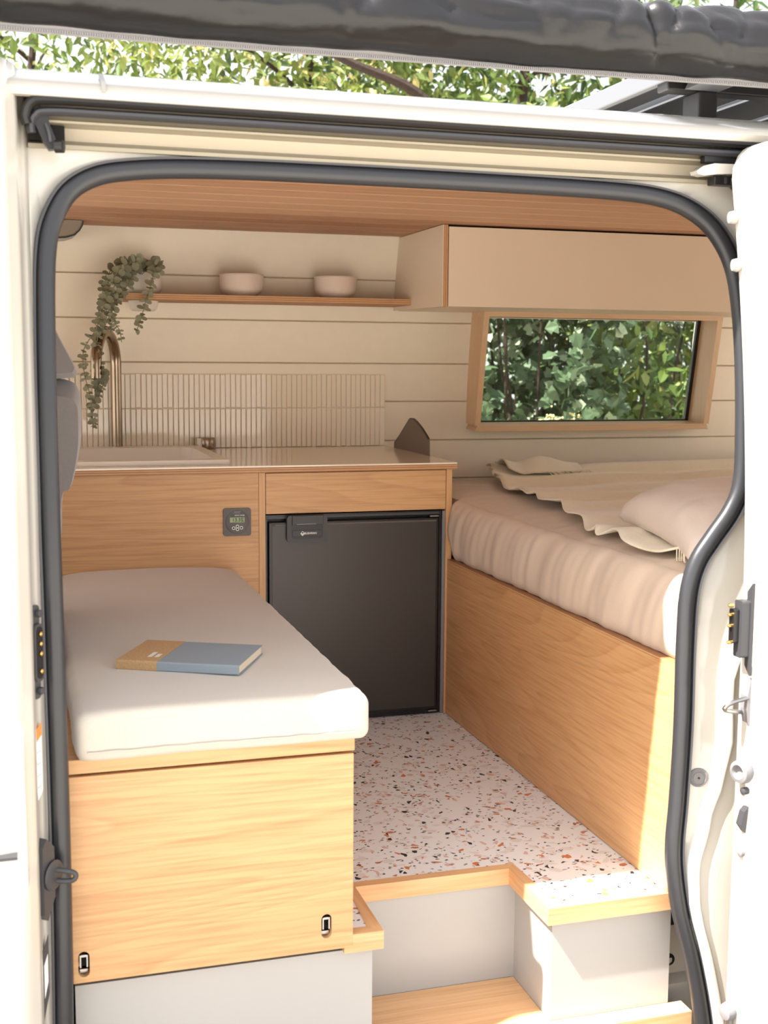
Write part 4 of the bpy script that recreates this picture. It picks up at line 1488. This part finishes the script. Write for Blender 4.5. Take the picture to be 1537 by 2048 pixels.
hl = thing('headliner_console', (-1.2, -.3, 1.2), 'grey rounded overhead console at the top left of the ceiling', 'console')
hpl = [(-.874, 1.2885), (-.877, 1.276), (-.884, 1.264), (-.897, 1.252), (-.918, 1.245), (-.96, 1.241), (-1.2, 1.236), (-1.2, 1.2885)]
B().prism(hpl, lambda p, t: (p[0], t, p[1]), .40, .53).build('shell', 'headliner', hl, smooth=True, angle=40)
B().sweep([(p[0] + .001, .399, p[1] - .001) for p in hpl[:-1]], [(-.002, -.002), (.002, -.002), (.002, .002), (-.002, .002)]).build('edge_trim', 'black', hl)

# ------------------------------------------------------------------ potted trailing plant on the shelf
pp = thing('trailing_plant', (-.708, .515, 1.06), 'trailing grey-green plant in a white pot at the left shelf end', 'potted plant')
B().lathe([(.001, 0), (.030, 0), (.037, .006), (.040, .018), (.0415, .028), (.0418, .046), (.044, .050), (.049, .054), (.051, .062), (.051, .098), (.0495, .104), (.047, .104), (.046, .098), (.001, .096)], (-.708, .515, 1.06), 36).build('pot', 'pot', pp, smooth=True, angle=45)
B().lathe([(.001, .0), (.045, .0), (.044, .004), (.001, .008)], (-.708, .515, 1.1565), 24).build('soil', 'soil', pp)
STEMS = [
    ([(-.715, 1.165), (-.729, 1.188), (-.782, 1.163), (-.814, 1.10), (-.831, 1.045), (-.848, 1.002), (-.879, .95), (-.879, .89), (-.865, .829), (-.861, .768), (-.856, .748)], .40, .020),
    ([(-.72, 1.165), (-.738, 1.182), (-.776, 1.15), (-.81, 1.086), (-.827, 1.032), (-.843, .964), (-.834, .917), (-.826, .87), (-.842, .822)], .43, .020),
    ([(-.70, 1.165), (-.729, 1.178), (-.76, 1.124), (-.788, 1.083), (-.813, 1.032), (-.832, .994)], .41, .023),
    ([(-.72, 1.165), (-.755, 1.16), (-.777, 1.1), (-.801, 1.062), (-.797, 1.025), (-.784, 1.003), (-.779, .972)], .40, .018),
    ([(-.69, 1.165), (-.684, 1.184), (-.696, 1.135), (-.71, 1.094), (-.721, 1.054), (-.73, 1.026), (-.741, .999)], .40, .023),
    ([(-.73, 1.165), (-.746, 1.19), (-.796, 1.168), (-.819, 1.119), (-.824, 1.072), (-.823, 1.032)], .47, .019),
    ([(-.83, .90), (-.838, .86), (-.855, .81), (-.858, .775), (-.857, .74)], .42, .023),
    ([(-.71, 1.165), (-.70, 1.19), (-.675, 1.185), (-.668, 1.165)], .45, .025),
    ([(-.74, 1.165), (-.77, 1.185), (-.80, 1.155), (-.81, 1.125), (-.815, 1.09), (-.80, 1.05), (-.803, 1.0)], .45, .019)]
lm = []
for wv in (.92, .72, .5):
    b = B()
    n_ = 8
    vs = [Vector((0, 0, 0))]
    for i in range(n_):
        a = 2 * math.pi * i / n_
        vs.append(Vector((.5 - .5 * math.cos(a), .5 * wv * math.sin(a), .07 * math.sin(a) ** 2)))
    b.add([Vector((.5, 0, -.01))] + vs[1:], [(0, 1 + i, 1 + (i + 1) % n_) for i in range(n_)])
    b.add([Vector((.5, 0, -.05))] + [v - Vector((0, 0, .03)) for v in vs[1:]], [(0, 1 + (i + 1) % n_, 1 + i) for i in range(n_)])
    me = bpy.data.meshes.new('leaf')
    me.from_pydata(b.v, [], b.f)
    me.materials.append(M['leafgrey'])
    for p in me.polygons:
        p.use_smooth = True
    lm.append(me)
rel = wloc(pp)


def leaf(pos, axis, up, size, kind):
    ax = Vector(axis).normalized()
    u_ = Vector(up)
    u_ = (u_ - ax * u_.dot(ax)).normalized()
    s_ = u_.cross(ax)
    o_ = bpy.data.objects.new('leaf', lm[kind])
    COL.objects.link(o_)
    o_.parent = pp
    mt_ = Matrix((ax * size, s_ * size, u_ * size)).transposed().to_4x4()
    mt_.translation = Vector(pos) - rel
    o_.matrix_local = mt_


rnd = random.Random(4)
for path, yb, ls in STEMS:
    k_ = len(path)
    p3 = []
    for i, (x_, z_) in enumerate(path):
        t = min(1, i / 2.0)
        p3.append(Vector((x_, (.505 if i == 0 else .47) * (1 - t) + yb * t if i < 2 else yb, z_)))
    cv = catmull(p3, 8)
    B().tube(cv, .0012, 6).build('stem', 'stem', pp, smooth=True)
    acc, nxt, par = 0.0, .018, 0
    tot = sum((cv[i + 1] - cv[i]).length for i in range(len(cv) - 1))
    for i in range(len(cv) - 1):
        acc += (cv[i + 1] - cv[i]).length
        if acc >= nxt:
            fr_ = acc / tot
            size = ls * (1.2 - .55 * fr_) * rnd.uniform(.85, 1.15)
            nxt += .0125 * (1.1 - .25 * fr_)
            T = (cv[i + 1] - cv[i]).normalized()
            ang = rnd.uniform(-.4, .4) + (math.pi / 2 if par % 2 else 0)
            par += 1
            s1 = T.cross(Vector((0, -1, 0))).normalized()
            s2 = T.cross(s1)
            for sg in (1, -1):
                ax = (s1 * math.cos(ang) + s2 * math.sin(ang)) * sg + T * rnd.uniform(-.1, .5)
                if ax.y > .3:
                    ax.y *= .3
                leaf(cv[i], ax, Vector((rnd.uniform(-.5, .5), -1, rnd.uniform(0, .9))), size, rnd.choice((0, 0, 1, 1, 2)))
for i in range(24):
    a = rnd.uniform(0, 2 * math.pi)
    r_ = rnd.uniform(.01, .045)
    pos = Vector((-.712 + r_ * math.cos(a) * 1.15, .505 + r_ * math.sin(a) * .7 - .01, 1.168 + rnd.uniform(.0, .024)))
    leaf(pos, Vector((math.cos(a), math.sin(a) - .4, rnd.uniform(-.2, .9))), Vector((0, -.7, 1)), rnd.uniform(.018, .028), rnd.choice((0, 0, 1)))

# ------------------------------------------------------------------ awning bag and roof rack
aw = thing('rolled_awning', (0, -1.185, 1.38), 'rolled dark grey awning bag hanging above the doorway', 'awning')


CREASE = [(-.165, .14, .03), (-.10, .34, -.015), (-.065, .22, .02), (.0, .16, -.03), (.06, .12, .02), (-.62, .12, -.04), (-.56, .12, .03), (-.43, .08, .02), (-.78, .07, -.03), (-.9, .09, .03), (-.3, .10, -.02), (-.24, .07, .03), (.2, .12, .02), (-1.1, .1, .02)]


def bag(u, v):
    x_ = -2.3 + 4.7 * u
    a = 2 * math.pi * v
    ca, sa = math.cos(a), math.sin(a)
    ry, rz = .060, .058
    wr = noise.noise(Vector((x_ * 5 + sa * 2.2, ca * 1.6, sa * 1.6))) + .6 * noise.noise(Vector((x_ * 13 - sa * 2.5, ca * 2.5, sa * 2)))
    fold = max(0, noise.noise(Vector((x_ * 3.1 + sa * .8, ca, 4)))) ** 2
    cre = abs(noise.noise(Vector((x_ * 6.5 + sa * 1.5 - ca, ca * 1.2, sa * .9))))
    dr_ = abs(noise.noise(Vector((x_ * 7.0 + .25 * sa, 8, .3 * ca)))) ** .6
    r_ = 1 + .30 * (dr_ - .4) * max(0, 1 - abs(sa - .35)) + .08 * wr - .45 * fold * max(0, sa + .5) - .12 * max(0, .25 - cre) * 4 * max(0, .6 - abs(sa - .3))
    for xc, dp, sl_ in CREASE:
        r_ -= dp * math.exp(-abs(x_ - xc - sl_ * (sa - .3)) / .014) * max(0, min(1, sa + .95))
    sag = .004 * math.sin(x_ * 1.7)
    return Vector((x_, -1.183 + ry * ca * r_, 1.441 + rz * sa * r_ + sag))


ab = B()
NU, NV = 900, 40
ab.add([bag(i / NU, j / NV) for i in range(NU + 1) for j in range(NV)], [(i * NV + j, i * NV + (j + 1) % NV, (i + 1) * NV + (j + 1) % NV, (i + 1) * NV + j) for i in range(NU) for j in range(NV)] + [tuple(range(NV)), tuple(range(NU * NV, (NU + 1) * NV))])
ab.build('bag', 'pvc', aw, smooth=True, angle=180)
B().sweep([(-2.3 + 4.7 * i / 60, -1.185, 1.3815 + .004 * math.sin((-2.3 + 4.7 * i / 60) * 1.7)) for i in range(61)], [(-.006, -.003), (.006, -.003), (.006, .003), (-.006, .003)]).build('hem_strip', 'hem', aw)
zt_ = B()
for i in range(520):
    x_ = -1.25 + 1.75 * i / 520
    zt_.box(x_, x_ + .0018, -1.192, -1.1885, 1.3765 + .004 * math.sin(x_ * 1.7), 1.3795 + .004 * math.sin(x_ * 1.7))
zo = zt_.build('zip_teeth', 'hem', aw)
zo['kind'] = 'stuff'

rr = thing('roof_rack', (.7, -.6, 1.43), 'grey aluminium roof rack platform above the van roof', 'roof rack')
B().box(.095, .112, -1.12, .4, 1.44, 1.475, .002).build('side_rail', 'alu', rr)
B().box(.112, .19, -1.1, .4, 1.452, 1.47, .002).build('slat', 'rackdark', rr)
for i, x_ in enumerate((.215, .36, .505, .65, .8, .95)):
    B().box(x_, x_ + .12, -1.1, .4, 1.448, 1.466, .002).build('slat', 'rackdark', rr)
    B().box(x_ - .006, x_ - .001, -1.1, .4, 1.446, 1.45).build('slat_edge', 'alu', rr)
for i, y_ in enumerate((-.9, -.3, .3)):
    B().box(.1, 1.1, y_ - .02, y_ + .02, 1.425, 1.4475, .003).build('crossbar', 'black', rr)
B().prism([(.13, 1.425), (.2, 1.425), (.19, 1.445), (.14, 1.445)], lambda p, t: (p[0], t, p[1]), -1.0, -.93).build('clamp', 'alu', rr)
for y_ in (-.9, .3):
    for x_ in (.18, 1.0):
        B().box(x_ - .02, x_ + .02, y_ - .03, y_ + .03, 1.36, 1.426, .004).build('foot', 'black', rr)

# ------------------------------------------------------------------ bushes and trees behind the van
def foliage(name, parent, mat, n, centre, rad, size, seed, droop=.5, wid=.42, ivy=False, low=None):
    r_ = random.Random(seed)
    vs, fs, tint = [], [], []
    c0 = Vector(centre)
    for i in range(n):
        while True:
            p = Vector((r_.uniform(-1, 1), r_.uniform(-1, 1), r_.uniform(-1, 1)))
            if p.length <= 1:
                break
        # leaves gather in sprays
        q = Vector((c0.x + p.x * rad[0], c0.y + p.y * rad[1], c0.z + p.z * rad[2]))
        d = noise.noise(q * 1.6 + Vector((seed, 0, 0)))
        if d < -.22:
            continue
        q += Vector((noise.noise(q * 4), noise.noise(q * 4 + Vector((9, 0, 0))), noise.noise(q * 4 + Vector((0, 9, 0))))) * .10
        ax = Vector((r_.gauss(0, .7), r_.gauss(0, .7), r_.gauss(-droop, .5))).normalized()
        up = Vector((r_.gauss(0, .6), r_.gauss(-.55, .6), r_.gauss(.6, .5)))
        up = up - ax * up.dot(ax)
        if up.length < .05:
            continue
        up.normalize()
        s_ = up.cross(ax)
        L_ = size * r_.uniform(.6, 1.35)
        w_ = L_ * wid * r_.uniform(.8, 1.2)
        o = len(vs)
        if ivy:
            pts = [(0, 0, 0), (.1, .55, -.02), (.45, .33, .02), (.6, .5, -.04), (1, 0, -.08), (.6, -.5, -.04), (.45, -.33, .02), (.1, -.55, -.02)]
            vs += [q + ax * a * L_ + s_ * b_ * L_ + up * c * L_ for a, b_, c in pts]
            fs += [(o, o + 1, o + 2), (o, o + 2, o + 4), (o + 2, o + 3, o + 4), (o, o + 4, o + 6), (o + 4, o + 5, o + 6), (o, o + 6, o + 7)]
            nv = 8
        else:
            curl = r_.uniform(-.05, .15)
            vs += [q, q + ax * L_ * .35 + s_ * w_ * .5 + up * .05 * L_, q + ax * L_ - up * curl * L_, q + ax * L_ * .35 - s_ * w_ * .5 + up * .05 * L_, q + ax * L_ * .4 - up * .02 * L_,
                   q + ax * L_ * .72 + s_ * w_ * .33 + up * (.03 - curl * .5) * L_, q + ax * L_ * .72 - s_ * w_ * .33 + up * (.03 - curl * .5) * L_]
            fs += [(o, o + 1, o + 4), (o, o + 4, o + 3), (o + 4, o + 1, o + 5), (o + 4, o + 5, o + 2), (o + 4, o + 2, o + 6), (o + 4, o + 6, o + 3)]
            nv = 7
        t = (min(1, max(0, r_.gauss(.45 + .4 * d, .25))), r_.random(), 0, 1)
        tint += [t] * nv
    me = bpy.data.meshes.new(name)
    base = wloc(parent)
    me.from_pydata([v - base for v in vs], [], fs)
    at = me.color_attributes.new('tint', 'FLOAT_COLOR', 'POINT')
    at.data.foreach_set('color', [c for t in tint for c in t])
    me.materials.append(M[mat])
    o_ = bpy.data.objects.new(name, me)
    COL.objects.link(o_)
    o_.parent = parent
    o_['kind'] = 'stuff'
    return o_


def limb(parent, name, pts, r0, r1, seed):
    cv = catmull(pts, 5)
    k_ = len(cv)
    B().tube([p + Vector((.012 * noise.noise(Vector((i * .4, seed, 0))), 0, 0)) for i, p in enumerate(cv)], [r0 + (r1 - r0) * i / (k_ - 1) for i in range(k_)], 8).build(name, 'bark', parent, smooth=True)


GZ = -.62
trees = [
    ('gum_tree', (-.9, 5.4), 'slender tree with airy pale leaves above the left of the roof', 'tree', 'leaf_a', 3600, (-.9, 5.2, 3.2), (1.3, .9, 1.2), .09, .7, .36, .045),
    ('gum_tree', (.7, 4.6), 'sunlit olive leaved tree above the middle of the roof', 'tree', 'leaf_y', 5200, (.5, 4.4, 2.7), (1.2, .8, .95), .085, .6, .4, .05),
    ('gum_tree', (2.1, 4.6), 'brown trunked tree above the roof beside the rack', 'tree', 'leaf_a', 5600, (2.1, 4.5, 2.7), (1.25, .8, 1.0), .09, .7, .42, .07),
    ('gum_tree', (3.9, 5.2), 'tall leafy tree behind the roof rack', 'tree', 'leaf_c', 3000, (3.9, 5.2, 2.2), (1.3, 1.0, 1.6), .13, .6, .42, .06)]
for nm, (tx, ty), lab, cat, mt_, n_, c_, rd, sz, dp, wd_, tr_ in trees:
    t = thing(nm, (tx, ty, GZ), lab, cat)
    limb(t, 'trunk', [(tx, ty, GZ), (tx + .08, ty, .8), (tx - .04, ty - .05, 1.9), (tx + .1, ty - .1, 3.6)], tr_, tr_ * .4, tx)
    rr_ = random.Random(int(tx * 10))
    for i in range(7):
        z0 = 1.4 + .28 * i
        dx_ = rr_.uniform(-1, 1)
        limb(t, 'branch', [(tx, ty, z0), (tx + dx_ * .4, ty - .25, z0 + .18), (tx + dx_ * .9, ty - .5, z0 + .15 + rr_.uniform(-.1, .2))], tr_ * .35, .006, i)
    foliage('foliage', t, mt_, n_, c_, rd, sz, int(tx * 7) + 20, dp, wd_)
# the dark bent bough in front of the middle tree
bt = thing('bare_bough', (1.9, 3.6, GZ), 'dark bent bough arching above the middle of the roof', 'branch')
limb(bt, 'bough', [(2.35, 3.7, GZ), (2.2, 3.7, 1.2), (1.75, 3.6, 1.95), (1.35, 3.55, 2.12), (1.05, 3.5, 2.36), (.7, 3.5, 2.48), (.45, 3.5, 2.6)], .05, .018, 3)

shrubs = [
    ('ivy_bush', (1.35, 2.55), 'grey-green ivy climbing at the left of the window view', 'bush', 'leaf_b', 4200, (1.35, 2.6, .75), (.50, .45, 1.1), .06, .4, .5, True),
    ('leafy_bush', (2.05, 2.75), 'bright green leafy bush in the middle of the window view', 'bush', 'leaf_a', 4200, (2.05, 2.85, .75), (.62, .5, 1.15), .085, .7, .45, False),
    ('leafy_bush', (2.75, 2.9), 'dense dark leaved bush at the right of the window view', 'bush', 'leaf_c', 4200, (2.75, 3.0, .75), (.62, .5, 1.2), .085, .6, .42, False),
    ('leafy_bush', (.55, 2.9), 'green bush standing hidden behind the kitchen wall', 'bush', 'leaf_c', 1500, (.55, 3.1, .6), (.7, .5, 1.2), .12, .6, .42, False),
    ('leafy_bush', (3.6, 3.4), 'green bush beyond the right end of the window', 'bush', 'leaf_a', 1500, (3.6, 3.5, .8), (.6, .5, 1.2), .12, .6, .42, False),
    ('hedge', (2.6, 5.6), 'deep green hedge far behind the window bushes', 'hedge', 'leaf_c', 9500, (2.6, 5.6, 1.5), (3.4, .6, 2.3), .13, .6, .45, False)]
for nm, (tx, ty), lab, cat, mt_, n_, c_, rd, sz, dp, wd_, iv in shrubs:
    t = thing(nm, (tx, ty, GZ), lab, cat)
    rr_ = random.Random(int(tx * 10) + 5)
    for i in range(6):
        dx_ = rr_.uniform(-1, 1) * rd[0] * .8
        limb(t, 'stem', [(tx + dx_ * .2, ty, GZ), (tx + dx_ * .5, ty + rr_.uniform(-.2, .1), .3), (tx + dx_ * .8, ty + rr_.uniform(-.3, .1), 1.0), (tx + dx_ * 1.1, ty + rr_.uniform(-.3, .1), 1.7)], .011, .004, i + tx)
    foliage('foliage', t, mt_, n_, c_, rd, sz, int(tx * 9) + 50, dp, wd_, iv)
# blossom sprays low in the window and above the roof
bl = thing('blossom_spray', (1.38, 2.2, GZ), 'cream blossom sprays at the foot of the window view', 'flowers')
for cx0, cz0 in ((1.29, .665), (1.345, .645), (1.43, .66)):
    limb(bl, 'stalk', [(1.38, 2.3, GZ), (1.38, 2.25, .2), (cx0, 2.2, cz0)], .006, .003, cx0)
    b = B()
    for i in range(40):
        p = Vector((cx0 + rnd.gauss(0, .022), 2.2 + rnd.gauss(0, .02), cz0 + rnd.gauss(0, .02)))
        s_ = rnd.uniform(.004, .008)
        b.add([p + Vector((s_, 0, 0)), p - Vector((s_, 0, 0)), p + Vector((0, s_, 0)), p - Vector((0, s_, 0)), p + Vector((0, 0, s_)), p - Vector((0, 0, s_))],
              [(0, 2, 4), (2, 1, 4), (1, 3, 4), (3, 0, 4), (2, 0, 5), (1, 2, 5), (3, 1, 5), (0, 3, 5)])
    o_ = b.build('flower_head', 'blossom', bl)
    o_['kind'] = 'stuff'
